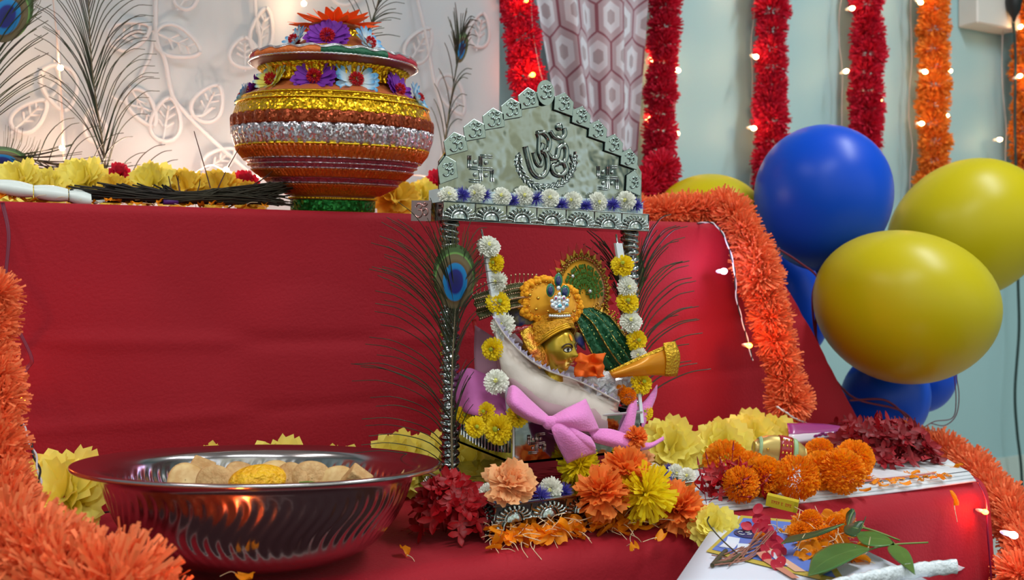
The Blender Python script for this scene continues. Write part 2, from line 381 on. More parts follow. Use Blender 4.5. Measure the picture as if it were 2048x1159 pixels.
# ================================================================== FAIRY LIGHTS
M_bulb = {k if k != 'g' else 'glow': mat('bulb_' + k, c, 0.3, emit=c, es=e) for k, c, e in (('warm', (255, 196, 120), 30), ('orange', (255, 120, 30), 22), ('white', (225, 215, 255), 30), ('glow', (255, 206, 150), 40))}
LC = {'warm': (1.0, 0.60, 0.32), 'orange': (1.0, 0.16, 0.03), 'white': (0.62, 0.55, 1.0), 'glow': (1.0, 0.74, 0.54)}
M_wire = mat('clear_wire', (196, 176, 170), 0.3); M_wire_dark = mat('dark_wire', (30, 26, 30), 0.4); M_socket = mat('bulb_socket', (214, 214, 220), 0.3, trans=0.2)
_b = MB(); _b.lathe([(0.0003, 0.0072), (0.0022, 0.0062), (0.0034, 0.0040), (0.0036, 0.002), (0.0030, 0), (0.0005, -0.001)], 12); ME_bulb = {k: _b.mesh('bulb', M_bulb[k]) for k in M_bulb}
_b = MB(); _b.lathe([(0.0005, 0.001), (0.0028, 0.001), (0.0026, -0.007), (0.0014, -0.011), (0.0004, -0.012)], 10); ME_sock = _b.mesh('bulb_socket', M_socket)
def bulb(parent, p, kind='warm', e=0.05, rot=(0, 0, 0), size=1.0):
    b = inst(ME_bulb[kind], 'bulb', p, rot, size, parent); s = inst(ME_sock, 'bulb_socket', (0, 0, 0)); s.parent = b
    l = bpy.data.lights.new('bulb_light', 'POINT'); l.energy = e * (3.6 if kind == 'warm' else 1.5); l.color = LC[kind]; l.shadow_soft_size = 0.004
    off = Matrix.Identity(3)
    o = bpy.data.objects.new('bulb_light', l); C.collection.objects.link(o); o.parent = parent; o.location = Vector(p) - ORG[parent.name] - FW * 0.007 + UP * 0.003
def light_string(label, wires, bulbs, wire_r=0.0011, group=None, material=None, name='fairy_lights'):
    t = thing(name, label, 'string lights', wires[0][0] if wires else bulbs[0][0], group)
    for wpts in wires:
        m = MB(); q = spl(wpts, 8); m.tube(q, wire_r, 5)
        m.build('wire', material or M_wire, t)
    for b in bulbs: bulb(t, *b)
    return t
def wall_string(px, y0, y1, Y, jit, label, bl, seed=0, **k):
    rd = random.Random(seed); n = 9
    pts = [PY(px + rd.uniform(-jit, jit), y0 + (y1 - y0) * i / n, Y) for i in range(n + 1)]
    return light_string(label, [pts], [(PY(x, y, Y - 0.012 - dy), kd, e, (R(rd.uniform(60, 120)), R(rd.uniform(-40, 40)), 0), 1.7) for x, y, kd, e, dy in bl], **k)
wall_string(1505, -80, 420, 1.955, 6, 'fairy lights running down the left side of the middle crimson garland', [(1510, 113, 'warm', .03, .03), (1505, 256, 'warm', .04, .03), (1566, 272, 'warm', .03, -.01), (1512, -20, 'warm', .05, .02)], 1)
wall_string(1682, -80, 420, 1.955, 4, 'fairy lights beside the crimson garland above the blue balloon', [(1702, 17, 'warm', .03, .03), (1690, 143, 'warm', .04, .03), (1757, 200, 'warm', .03, -.01)], 2)
wall_string(1822, -80, 400, 1.955, 4, 'fairy lights threaded through the orange wall garland', [(1839, 4, 'warm', .03, .03), (1848, 143, 'warm', .03, .055), (1897, 142, 'warm', .025, 0), (1841, 247, 'warm', .03, .045), (1891, 232, 'warm', .025, 0)], 3)
wall_string(2008, -80, 420, 1.955, 5, 'fairy lights beside the black cable at the edge of the wall', [(1997, 279, 'warm', .03, 0), (2039, 55, 'warm', .03, .03), (2037, 153, 'warm', .03, .03)], 4)
wall_string(1348, -80, 420, 1.955, 5, 'fairy lights tucked behind the crimson garland right of the patterned curtain', [(1353, 140, 'warm', .04, 0), (1352, 268, 'warm', .04, 0), (1300, 120, 'warm', .03, -.01), (1296, 240, 'warm', .03, -.01)], 5)
light_string('fairy lights hanging down beside the bright red garland at the curtain', [[PY(x, y, 1.76) for x, y in ((1060, -60), (1064, 40), (1070, 90), (1082, 150), (1092, 175))]], [(PY(1064, 150, 1.74), 'orange', .12, (R(90), 0, 0), 1.4), (PY(1052, 2, 1.74), 'orange', .05, (R(90), 0, 0))])
# ================================================================== GARLANDS
def garland(label, pts, rad, M_, meshes, step, group=None, name='garland', seed=0, cat='garland', sq=None):
    """tinsel pompoms threaded along the path"""
    rd = random.Random(seed); path = spl(pts, 12); t = thing(name, label, cat, pts[0], group)
    m = MB(); m.tube(path[::3] + [path[-1]], 0.002, 5); m.build('thread', M_, t)
    acc = step; last = path[0]; me_i = 0
    for p in path:
        acc += (p - last).length; last = p
        if acc >= step:
            acc = 0; s = rad * rd.uniform(0.88, 1.12)
            sc = (s, s, s) if not sq else (s * sq[0], s * sq[1], s * sq[2])
            inst(meshes[me_i % len(meshes)], 'pompom', p + Vector([rd.uniform(-.1, .1) * rad for _ in range(3)]), (rd.uniform(0, 6), rd.uniform(0, 6), rd.uniform(0, 6)), sc, t); me_i += 1
    return t
M_gred = mat('crimson_tinsel', (222, 22, 62), 0.8, trans=0.2, var=0.25); M_gora = mat('orange_tinsel', (255, 152, 48), 0.8, trans=0.2, var=0.25)
M_gcor = mat('coral_tinsel', (255, 140, 86), 0.7, trans=0.25, var=0.22); M_gbr = mat('bright_red_tinsel', (232, 30, 70), 0.8, trans=0.25, var=0.2)
def tins(mt, sd): return [pom(800, 0.5, 1.0, 0.10, 1, 0.3, 0.16, seed=sd + i, tip='cut').mesh('pompom', mt) for i in range(3)]
T_red = tins(M_gred, 10); T_ora = tins(M_gora, 20); T_br = tins(M_gbr, 30)
T_cor = [pom(760, 0.3, 1.0, 0.085, 2, 0.3, 0.2, seed=40 + i, tip='cut').mesh('pompom', M_gcor) for i in range(3)]
YG = 1.925
def wallg(label, px0, px1, y0, y1, w, meshes, mt, seed, Y=YG):
    r = w / 2 * D((px0 + px1) / 2, Y) / F
    garland(label, [PY(px0, y0, Y), PY(px0 * .66 + px1 * .34, y0 * .66 + y1 * .34, Y), PY(px0 * .34 + px1 * .66, y0 * .34 + y1 * .66, Y), PY(px1, y1, Y)], r, mt, meshes, r * 1.02, seed=seed)
wallg('crimson garland hanging between the patterned curtain and the bare wall', 1330, 1318, -60, 375, 66, T_red, M_gred, 1)
wallg('crimson garland on the wall just behind the top of the blue balloon', 1544, 1540, -60, 400, 68, T_red, M_gred, 2)
wallg('crimson garland on the wall nearest the orange garlands', 1736, 1732, -60, 330, 62, T_red, M_gred, 3)
wallg('orange garland hanging on the wall above the yellow balloon', 1868, 1866, -60, 400, 62, T_ora, M_gora, 4)
wallg('orange garland at the edge of the wall behind the black cable', 2056, 2054, -60, 420, 58, T_ora, M_gora, 5)
wallg('bright red garland leaning along the edge of the sheer curtain', 1022, 1082, -60, 330, 72, T_br, M_gbr, 6, 1.79)
garland('short crimson garland lying along the back of the shelf beside the swing top', [PY(x, y, 1.70) for x, y in ((1318, 340), (1298, 370), (1270, 395), (1240, 400))], 0.045, M_gred, T_red, 0.035, seed=8)
# coral garland over the right end of the upper step
g1 = [PY(1260, 428, 1.33), PY(1340, 425, 1.31), PY(1400, 420, 1.29), PY(1452, 420, 1.27), PY(1490, 455, 1.222), PY(1513, 520, 1.20), PY(1530, 590, 1.185), PY(1543, 650, 1.175), PY(1556, 710, 1.165), PY(1572, 770, 1.155), PY(1590, 830, 1.15)]
garland('coral orange garland draped over the shelf corner and down the red cloth', g1, 0.034, M_gcor, T_cor, 0.030, seed=9)
g2 = [PY(1800, 878, 1.20), PY(1880, 905, 1.13), PY(1940, 938, 1.05), PY(1990, 990, .965), PY(2035, 1045, .89), PY(2062, 1110, .83), PY(2030, 1180, .80)]
garland('coral orange garland running along the right end of the low ledge', g2, 0.037, M_gcor, T_cor, 0.030, seed=10)
g3 = [PD(-15, 590, .93), PD(-22, 680, .92), PD(-12, 760, .90), PD(-5, 850, .88), PD(0, 930, .86), PD(20, 1020, .82)]
garland('coral orange garland hanging down at the left end of the ledge', g3, 0.026, M_gcor, T_cor, 0.022, seed=11)
g4 = [PD(-60, 1102, .74), PD(20, 1130, .72), PD(90, 1156, .70), PD(160, 1192, .69), PD(230, 1230, .68), PD(300, 1275, .68)]
T_corL = [pom(1500, 0.45, 1.0, 0.062, 2, 0.35, 0.22, seed=50 + i, tip='cut').mesh('pompom', M_gcor) for i in range(2)]
garland('large fluffy coral garland in front of the steel bowl', g4, 0.046, M_gcor, T_corL, 0.034, seed=12)
# strings on the cloth
def twisted(path, r, turns, dark, light, parent):
    q = spl(path, 10); A, B = [], []
    for i, p in enumerate(q):
        a = i / len(q) * turns * 2 * math.pi; o = Vector((math.cos(a) * r, 0, math.sin(a) * r * .6)); A.append(p + o); B.append(p - o)
    m = MB(); m.tube(A, r * .8, 5); m.build('wire', light, parent); m = MB(); m.tube(B, r * .8, 5); m.build('wire', dark, parent)
M_silw = mat('white_wire', (225, 220, 225), 0.3)
tl = thing('fairy_lights', 'black and white twisted fairy light wire with a glowing orange bulb at the left end', 'string lights', PD(10, 720, .95))
twisted([PD(8, 718, .95), PD(16, 760, .96), PD(22, 800, .96), PD(45, 850, .97), PD(68, 905, .96), PD(80, 960, .94), PD(70, 1002, .90)], 0.0014, 6, M_wire_dark, M_silw, tl)
bulb(tl, PD(42, 802, 1.02), 'orange', .06, (R(90), R(40), 0), 1.3)
tr = thing('fairy_lights', 'fairy light wire with a violet white bulb and an orange bulb beside the coral garland', 'string lights', PY(1400, 446, 1.24))
twisted([PY(1395, 446, 1.25), PY(1425, 446, 1.225), PY(1450, 475, 1.205), PY(1468, 535, 1.20), PY(1474, 600, 1.19), PY(1490, 660, 1.18), PY(1505, 720, 1.17)], 0.0014, 7, M_wire_dark, M_silw, tr)
twisted([PY(1553, 812, 1.13), PY(1572, 824, 1.12), PY(1590, 836, 1.12), PY(1614, 846, 1.13)], 0.0013, 3, M_wire, M_silw, tr)
bulb(tr, PY(1445, 542, 1.19), 'white', .14, (R(90), R(-70), 0), 1.35); bulb(tr, PY(1496, 690, 1.15), 'orange', .12, (R(90), R(60), 0), 1.2)
tb = thing('fairy_lights', 'fairy light wire with orange and white bulbs hanging over the right end of the ledge', 'string lights', PY(1965, 970, .84))
m = MB(); m.tube(spl([PY(x, y, .832) for x, y in ((1955, 962), (1972, 1000), (1975, 1060), (1980, 1120), (1985, 1190))], 8), 0.0013, 5); m.build('wire', mat('purple_wire', (120, 20, 60), 0.4), tb)
bulb(tb, PY(1967, 1022, .835), 'orange', .06, (R(90), R(-60), 0), 1.0); bulb(tb, PY(2022, 1068, .78), 'white', .06, (R(90), R(140), 0), 1.3)
tf = thing('fairy_lights', 'warm fairy lights lying along the back of the shelf, glowing against the sheer curtain', 'string lights', PY(360, 360, 1.70))
m = MB(); m.tube(spl([PY(x, y, 1.68) for x, y in ((-40, 400), (60, 385), (200, 360), (300, 348), (372, 352), (420, 330), (452, 342), (520, 356), (600, 370), (700, 365), (830, 350), (900, 372))], 8), 0.0012, 5); m.build('wire', M_wire, tf)
for x, y, e in ((-30, 330, .18), (110, 352, .2), (200, 345, .18), (300, 352, .28), (372, 350, .42), (452, 340, .42), (516, 352, .46), (640, 350, .4), (780, 350, .35), (880, 360, .15)): bulb(tf, PY(x, y, 1.66), 'glow', e * 0.75, (R(90), R(20), 0), 1.3)
th = thing('fairy_lights', 'two warm fairy lights hanging in front of the sheer curtain at the left', 'string lights', PY(108, 60, 1.74))
m = MB(); m.tube(spl([PY(x, y, 1.74) for x, y in ((100, -60), (112, 60), (118, 130), (124, 220), (126, 300), (130, 340))], 8), 0.0012, 5); m.build('wire', M_wire, th)
bulb(th, PY(121, 136, 1.735), 'warm', .05, (R(90), 0, 0), 1.3); bulb(th, PY(124, 296, 1.735), 'warm', .05, (R(90), 0, 0), 1.3); bulb(th, PY(607, 8, 1.735), 'warm', .1, (R(90), 0, 0), 1.3)
t5 = thing('fairy_lights', 'fairy light string trailing past the front of the steel bowl', 'string lights', PD(300, 1240, .7))
m = MB(); m.tube(spl([PD(300, 1245, .70), PD(430, 1230, .70), PD(560, 1250, .71), PD(700, 1270, .72)], 8), 0.0013, 5); m.build('wire', M_wire, t5)
bulb(t5, PD(425, 1222, .70), 'orange', .8, (R(90), 0, 0), 2.0); bulb(t5, PD(190, 1225, .70), 'white', .4, (R(90), 0, 0), 1.6)
# ================================================================== BALLOONS
def balloon(label, px, py, d, rx, rz, col, roll=0, grp='balloons tied in a bunch', knot=True):
    name = 'rubber_' + ('blue' if col[2] > 150 else 'yellow')
    mt = mat(name, col, 0.36, trans=0.12, coat=0.0, spec=0.3)
    c = PD(px, py, d); k = d / F; t = thing('balloon', label, 'balloon', c, grp); M = Matrix.Translation(c) @ Matrix.Rotation(-AL, 4, 'Z') @ Matrix.Rotation(R(roll), 4, 'Y')
    m = MB(); pr = []
    a, b = rx * k, rz * k
    for i in range(33):
        th_ = math.pi * i / 32; s = math.sin(th_); cz = -math.cos(th_)
        pr.append((max(0.0006, a * s * (1 + 0.05 * cz)), b * cz))
    m.lathe(pr, 48, M); m.build('balloon_skin', mt, t)
    if knot:
        m = MB(); m.lathe([(0.012, -b + 0.006), (0.006, -b - 0.006), (0.004, -b - 0.012), (0.007, -b - 0.016), (0.004, -b - 0.02), (0.010, -b - 0.028), (0.001, -b - 0.026)], 14, M); m.build('knot', mt, t)
    return t
YEL, BLU = (200, 184, 12), (3, 76, 206)
balloon('blue balloon standing highest in the bunch', 1645, 396, 1.86, 133, 146, BLU, 2)
balloon('yellow balloon in front of all the others, lowest yellow one', 1807, 614, 1.68, 176, 152, YEL, 14, grp='balloons tied in a bunch', knot=False)
balloon('yellow balloon at the edge, behind and above the front one', 1930, 462, 2.05, 134, 160, YEL, 55)
balloon('yellow balloon peeping over the coral garland, left of the blue one', 1418, 452, 2.0, 112, 104, YEL, 0)
balloon('blue balloon wedged between the shelf cloth and the front yellow balloon', 1588, 600, 2.08, 62, 108, BLU, -18)
balloon('blue balloon lowest in the bunch, above the crimson flower heap', 1768, 800, 1.86, 84, 100, BLU, 20)
balloon('blue balloon under the front yellow balloon at its right', 1838, 752, 1.96, 70, 72, BLU, -10, knot=False)
st_ = thing('balloon_string', 'dark red threads tying the balloon bunch together', 'string', PD(1640, 560, 1.84))
for pts in ([(1545, 490), (1600, 525), (1638, 562), (1632, 640), (1640, 740), (1690, 780)], [(1638, 545), (1625, 600), (1640, 700), (1700, 790), (1800, 820), (1842, 860)], [(1700, 800), (1770, 800), (1815, 835), (1846, 868)]):
    m = MB(); m.tube(spl([PD(x, y, 1.76) for x, y in pts], 8), 0.0022, 5); m.build('thread', mat('maroon_thread', (110, 22, 50), 0.6), st_)
st2 = thing('balloon_string', 'loose thin threads dangling right of the blue balloons', 'string', PD(1910, 745, 1.84))
for pts in ([(1911, 742), (1918, 790), (1912, 830), (1890, 850), (1862, 846)], [(1908, 742), (1912, 800), (1905, 835), (1870, 842), (1846, 855)], [(1848, 800), (1860, 815), (1850, 828), (1842, 840)]):
    m = MB(); m.tube(spl([PD(x, y, 1.84) for x, y in pts], 8), 0.001, 5); m.build('thread', mat('maroon_thread', (110, 22, 50), 0.6), st2)
th3 = thing('hanging_thread', 'loose dark red threads hanging on the red cloth at the left end', 'thread', PY(12, 405, 1.23))
for dx in (0, 5, 9):
    m = MB(); m.tube(spl([PY(x + dx * q, y, yy) for x, y, yy, q in ((2, 405, 1.236, .6), (15, 470, 1.22, .5), (10, 560, 1.21, .4), (22, 630, 1.2, .5), (60, 712, 1.19, .4), (52, 735, 1.19, .6), (25, 775, 1.18, .1))], 8), 0.0010, 5); m.build('thread', mat('maroon_thread', (110, 22, 50), 0.6), th3)
# ================================================================== DECORATED POT
M_gold = mat('gold_sequin', (232, 176, 30), 0.28, 0.9, bump=0.9, bscale=420, btype='VORONOI')
M_goldb = mat('gold_braid', (240, 200, 40), 0.3, 0.85); M_silv = mat('silver_sequin', (214, 206, 214), 0.28, 0.9, bump=0.8, bscale=420, btype='VORONOI')
M_orbeads = mat('orange_bugle_beads', (216, 100, 16), 0.3, 0.35, bump=0.6, bscale=420, btype='VORONOI', coat=0.4)
M_magbeads = mat('magenta_net', (168, 52, 70), 0.35, 0.4, bump=0.7, bscale=420, btype='VORONOI'); M_ter = mat('terracotta_paint', (176, 92, 48), 0.45, coat=0.2)
M_copper = mat('copper_tassels', (150, 62, 26), 0.3, 0.6, bump=0.7, bscale=350, btype='VORONOI'); M_green = mat('green_sequin', (30, 122, 44), 0.25, 0.6, bump=0.8, bscale=300, btype='VORONOI')
PC = PY(666, 421, 1.325); PC.z = ZS; pk = (PC - Vector((0, 0, CZ))).dot(FW) / F
def pz(py): return ZS + (421 - py) * pk * .955
pot = thing('decorated_pot', 'round decorated clay pot banded with gold, silver and orange trim under an orange flower', 'pot', PC)
PM = Matrix.Translation(PC) @ Matrix.Rotation(-AL, 4, 'Z') @ Matrix.Rotation(R(3.2), 4, 'X') @ Matrix.Rotation(R(1.2), 4, 'Y')
LEAN = PM @ Matrix.Rotation(AL, 4, 'Z') @ Matrix.Translation(-PC)
def pp(l): return [(r * pk, pz(py) - PC.z) for r, py in l]
def plathe(name, prof, mt, seg=96, rf=None, parent=pot):
    m = MB(); m.lathe(pp(prof), seg, PM, rf); return m.build(name, mt, parent)
def sm(prof, n=5): 
    q = spl([Vector((r, y, 0)) for r, y in prof], n); return [(v.x, v.y) for v in q]
BODY = [(60, 422), (80, 421), (81, 387), (85, 384), (117, 366), (152, 334), (180, 297), (191, 262), (192, 232), (182, 200), (162, 180), (138, 166), (132, 152), (134, 132), (150, 124), (158, 118), (159, 110), (150, 106), (100, 100), (60, 100)]
plathe('clay_body', sm(BODY, 5), M_ter)
def rad(py):
    b = [q for q in BODY if True]
    for (r0, y0), (r1, y1) in zip(b[1:], b[2:]):
        if y1 <= py <= y0: return r0 + (r1 - r0) * (y0 - py) / max(1e-6, y0 - y1)
    return 100
def ribs(n, a): return lambda t, i: 1 + a * (0.5 + 0.5 * math.sin(n * t))
def band(name, y0, y1, mt, off=2.5, n=0, a=0.02, k=6):
    prof = [(rad(y0) - 1, y0)] + [(rad(y0 + (y1 - y0) * i / k) + off, y0 + (y1 - y0) * i / k) for i in range(k + 1)] + [(rad(y1) - 1, y1)]
    return plathe(name, prof, mt, 480 if n else 96, ribs(n, a) if n else None)
band('green_sequin_trim', 415, 392, M_green, 3); band('gold_braid', 421, 416, M_goldb, 4, 60, .03, 2); band('gold_braid', 391, 387, M_goldb, 4, 60, .03, 2)
band('orange_bead_trim', 382, 362, M_orbeads, 2, 120, .028); band('magenta_trim', 361, 350, M_magbeads, 3); band('orange_bead_trim', 349, 334, M_orbeads, 2.5, 120, .028)
band('magenta_trim', 333, 316, M_magbeads, 3.0); band('orange_bead_trim', 314, 290, M_orbeads, 2.5, 120, .024)
for y in (361.5, 334, 325, 315): band('silver_bead_string', y, y - 2.2, M_silv, 5, 90, .012, 2)
band('silver_sequin_trim', 288, 250, M_silv, 3.5, 60, .016); band('gold_braid', 290, 287, M_goldb, 5, 80, .012, 2)
band('copper_tassel_trim', 250, 226, M_copper, 3.0, 40, .02); band('gold_sequin_trim', 228, 201, M_gold, 4.0); band('gold_braid', 202, 199, M_goldb, 6, 90, .008, 2)
band('gold_sequin_trim', 199, 189, M_gold, 4); band('gold_braid', 189, 186, M_goldb, 6, 90, .008, 2)
band('gold_neck_trim', 160, 128, M_gold, 3, 60, .03)
plathe('clay_lip', sm([(134, 130), (150, 126), (160, 119), (160, 112)], 4), mat('brown_paint', (120, 56, 42), 0.5))
rimA = sm([(160, 117), (163, 108), (152, 100), (108, 94)], 4)
for i, (c, nme) in enumerate((((178, 24, 52), 'crimson_rim_cloth'), ((222, 112, 40), 'orange_rim_cloth'), ((12, 92, 60), 'green_rim_cloth'), ((178, 24, 52), 'crimson_rim_cloth'), ((222, 112, 40), 'orange_rim_cloth'))):
    m = MB(); rows = []; a0 = [0, 215, 272, 318, 395][i]; a1 = [215, 272, 318, 360, 0][i] if i < 4 else 0
    if i == 4: continue
    for r, py in rimA:
        rows.append([PM @ Vector((r * pk * math.cos(R(a0 + (a1 - a0) * j / 30)), r * pk * math.sin(R(a0 + (a1 - a0) * j / 30)), pz(py) - PC.z)) for j in range(31)])
    m.grid(rows); m.build(nme, mat(nme, c, 0.55, bump=0.3, bscale=300), pot)
m = MB()
for q in (0, 0.35):
    rp = []
    for i in range(361):
        a = 2 * math.pi * i / 360; rr = (163 - 6 * (0.5 + 0.5 * math.sin(22 * a + q))) * pk; rp.append(PM @ Vector((rr * math.cos(a), rr * math.sin(a), pz(105 - 5 * (0.5 + 0.5 * math.sin(22 * a + q)) - q * 6) - PC.z)))
    m.tube(rp, 0.0011, 4)
rp = [PM @ Vector((164.5 * pk * math.cos(2 * math.pi * i / 240), 164.5 * pk * math.sin(2 * math.pi * i / 240), pz(116 + (i % 2)) - PC.z)) for i in range(241)]
m.tube(rp, 0.0014, 4); m.build('silver_zigzag_braid', mat('silver_thread', (225, 225, 230), 0.2, 0.9), pot)
lid = plathe('clay_lid', sm([(112, 97), (108, 93), (92, 86), (66, 70), (50, 58), (46, 50), (46, 46), (54, 40), (53, 34), (30, 32)], 5), M_ter)
plathe('gold_lid_trim', [(112, 97), (114, 92), (100, 87)], M_gold, 120, ribs(50, .02)); plathe('gold_lid_neck_trim', [(50, 58), (50, 50), (49, 45), (46, 44)], M_gold, 120, ribs(40, .03))
# fabric daisies
def daisy_mesh(r, n=22, layers=2, seed=0, cup=0.15, wd=0.30):
    rd = random.Random(seed); m = MB()
    for L_ in range(layers):
        for i in range(n if L_ == 0 else n - 6):
            a = 2 * math.pi * (i + 0.5 * L_) / (n if L_ == 0 else n - 6) + rd.uniform(-.06, .06); ln = r * (1 - 0.14 * L_) * rd.uniform(0.9, 1.05); d = Vector((math.cos(a), math.sin(a), 0)); s = Vector((-d.y, d.x, 0)); up = rd.uniform(0.6, 1.3) * cup * (1 + L_)
            rows = []
            for t, wk in ((0.12, .25), (0.4, .7), (0.75, 1.0), (0.92, .75), (1.0, .12)):
                c = d * ln * t + Vector((0, 0, up * ln * t * t + 0.001 * L_)); w_ = wd * ln * wk * 0.5; rows.append([c - s * w_ + Vector((0, 0, .05 * r)) * wk, c, c + s * w_ + Vector((0, 0, .05 * r)) * wk])
            m.grid(rows)
    return m
M_pur = mat('purple_fabric_petal', (126, 42, 172), 0.7, trans=0.2, var=0.12)
M_blu = ramp_mat('blue_white_petal', [(0.0, (225, 235, 200)), (1.0, (40, 130, 205)), (0.35, (225, 238, 245)), (0.7, (120, 190, 235))]); M_yb = ramp_mat('yellow_blue_petal', [(0.0, (240, 226, 80)), (1.0, (60, 140, 205)), (0.55, (238, 232, 110)), (0.78, (190, 220, 215))])
ME_d = {'purple': daisy_mesh(1, 24, 2, 1).mesh('fabric_daisy', M_pur), 'blue': daisy_mesh(1, 20, 2, 2, .22).mesh('fabric_daisy', M_blu), 'yellow': daisy_mesh(1, 20, 2, 3, .25).mesh('fabric_daisy', M_yb)}
ME_dc = pom(260, 0.5, 1.0, 0.16, 2, .1, .1, seed=5, tip='cut').mesh('pompom_center', mat('red_pompom', (205, 18, 34), 0.8, var=.2))
def potdaisy(px, py, rpx, kind, off=6):
    """stands on the pot surface where the pot's own radius reaches that spot"""
    r0 = None; yy = py
    prof = [(134, 165), (160, 181), (176, 192)] if py > 130 else [(104, 92), (66, 70), (50, 58)]
    # radius at this height
    pr = sorted([(y, r) for r, y in prof]); 
    if py <= pr[0][0]: r0 = pr[0][1]
    elif py >= pr[-1][0]: r0 = pr[-1][1]
    else:
        for (y0, a), (y1, b) in zip(pr, pr[1:]):
            if y0 <= py <= y1: r0 = a + (b - a) * (py - y0) / (y1 - y0)
    s = max(-0.99, min(0.99, (px - 666) / r0)); an = math.asin(s)      # angle from the viewer's direction
    out = (RT * math.sin(an) - FW * math.cos(an)); n = (out + UP * (0.45 if py > 130 else 0.7)).normalized()
    p = Vector((PC.x, PC.y, 0)) + out * (r0 + off) * pk; p.z = pz(py); p = LEAN @ p
    q = n.to_track_quat('Z', 'Y').to_euler()
    o = inst(ME_d[kind], 'fabric_daisy', p, q, rpx * 1.12 * pk, pot); c = inst(ME_dc, 'pompom_center', (0, 0, 0), (0, 0, 0), 0.32); c.parent = o; c.location = (0, 0, 0.16)
for a in ((576, 163, 37, 'yellow'), (657, 161, 38, 'purple'), (726, 163, 39, 'blue'), (795, 172, 33, 'purple'), (522, 172, 34, 'purple'), (492, 186, 26, 'blue'), (826, 182, 30, 'blue'),
          (667, 72, 40, 'purple'), (733, 76, 34, 'blue'), (606, 76, 32, 'blue')): potdaisy(*a)
tf_ = pom(46, 0.15, 1.0, 0.26, 3, .12, .1, hemi=True, squash=.28, seed=9, tip='point').mesh('orange_flower', mat('orange_fabric_petal', (255, 98, 30), 0.7, trans=.25, var=.15))
p = LEAN @ Vector((PC.x, PC.y, pz(36))); inst(tf_, 'orange_top_flower', p, (0, R(-3), 0), (92 * pk, 92 * pk, 120 * pk), pot)
# ================================================================== PAPER CARNATIONS AND FRESH FLOWERS
M_yel = mat('yellow_paper', (255, 242, 122), 0.8, trans=0.3, var=0.05); M_yel2 = mat('golden_paper', (255, 224, 84), 0.8, trans=0.3, var=0.12)
M_crimp = mat('crimson_paper', (206, 26, 62), 0.8, trans=0.35, var=.15)
def carn(mt, seed, n=64): return pom(n, 0.05, 1.0, 0.85, 4, .22, .18, hemi=True, nc=7, ruffle=.055, tip='serr', squash=.82, seed=seed).mesh('carnation', mt)
ME_car = [carn(M_yel, 61, 44), carn(M_yel, 62, 38), carn(M_yel2, 63, 44)]; ME_cr = carn(M_crimp, 64, 40)
def YZ(px, py, z): return PZ(px, py, z).y
def carnation(label, px, py, Y, rpx, k=0, tilt=50, yaw=0, grp=None, me=None):
    p = PY(px, py, Y); s = rpx * D(px, Y) / F
    o = inst(me or ME_car[k], 'paper_carnation', p, (R(tilt), R(random.Random(px).uniform(-12, 12)), -AL + R(yaw)), s, label=label, cat='paper flower', group=grp); return o
gs = 'yellow paper carnations along the back of the shelf'
for lb, *a in (('yellow paper carnation at the far left of the shelf', 40, 372, 1.45, 52, 0), ('second yellow paper carnation from the left end of the shelf', 95, 380, 1.44, 44, 1), ('tall pale yellow paper carnation above the white rope of beads', 168, 366, 1.46, 50, 0), ('golden yellow paper carnation left of the dark broom twigs', 232, 384, 1.42, 36, 2),
              ('yellow paper carnation behind the middle of the dark twig broom', 305, 372, 1.45, 48, 1), ('golden paper carnation just right of the upright broom straws', 372, 380, 1.44, 42, 2), ('golden paper carnation behind the broom, nearest the pot', 440, 384, 1.43, 44, 2),
              ('small golden paper carnation squeezed beside the lower left of the pot', 500, 396, 1.40, 32, 2), ('golden paper carnation to the right of the pot foot', 792, 400, 1.44, 44, 2), ('golden paper carnation left of the swing top', 845, 398, 1.46, 38, 0)):
    carnation(lb, *a, tilt=62, grp=gs)
for lb, *a in (('crimson paper flower between yellow carnations above the broom', 236, 352, 1.50, 26), ('crimson paper flower glowing beside the pot belly', 488, 372, 1.50, 30), ('crimson paper flower right of the pot by the swing top', 872, 370, 1.50, 30)):
    carnation(lb, *a, me=ME_cr, tilt=60, grp='crimson paper flowers on the shelf')
gl = 'yellow paper carnations along the foot of the upper step'
for lb, px, top, r, k, tilt in (('yellow paper carnation left of the steel bowl', 128, 903, 90, 0, 55), ('yellow paper carnation peeping over the rim at the left of the bowl', 425, 888, 70, 1, 60), ('wide yellow paper carnation peeping over the middle of the bowl rim', 556, 882, 80, 0, 60),
              ('small yellow paper carnation barely above the bowl rim', 676, 892, 62, 1, 60), ('big yellow paper carnation just left of the swing post', 800, 862, 72, 1, 60), ('yellow paper carnation behind the left swing post', 866, 868, 58, 0, 60),
              ('yellow paper carnation behind the swing seat at its left', 945, 862, 66, 1, 60), ('large yellow paper carnation right of the swing, nearest to it', 1338, 838, 62, 0, 66), ('yellow paper carnation second from the swing on the right', 1443, 838, 60, 1, 62), ('yellow paper carnation just behind the orange marigolds', 1500, 824, 54, 0, 60), ('yellow paper carnation against the coral garland end', 1545, 830, 48, 1, 64)):
    carnation(lb, px, top + r, min(1.165, YZ(px, top + r * 1.75, ZL)), r, k, tilt, grp=gl)
M_mar = mat('marigold_petal', (255, 166, 10), 0.75, trans=0.4, var=0.22); M_green_l = mat('leaf_green', (52, 112, 34), 0.45, var=.15, trans=.15)
ME_mar = [pom(1300, 0.72, 1.0, 0.125, 1, .12, .09, nc=3, ruffle=.03, tip='cut', seed=70 + i).mesh('marigold', M_mar) for i in range(3)]
def marigold(label, px, py, Y, rpx, k=0, grp='orange marigold heads on the folded newspaper'):
    p = PY(px, py, Y); s = rpx * D(px, Y) / F
    rd = random.Random(px); return inst(ME_mar[k % 3], 'marigold', p, (rd.uniform(0, 6), rd.uniform(0, 6), 0), s, label=label, cat='flower', group=grp)
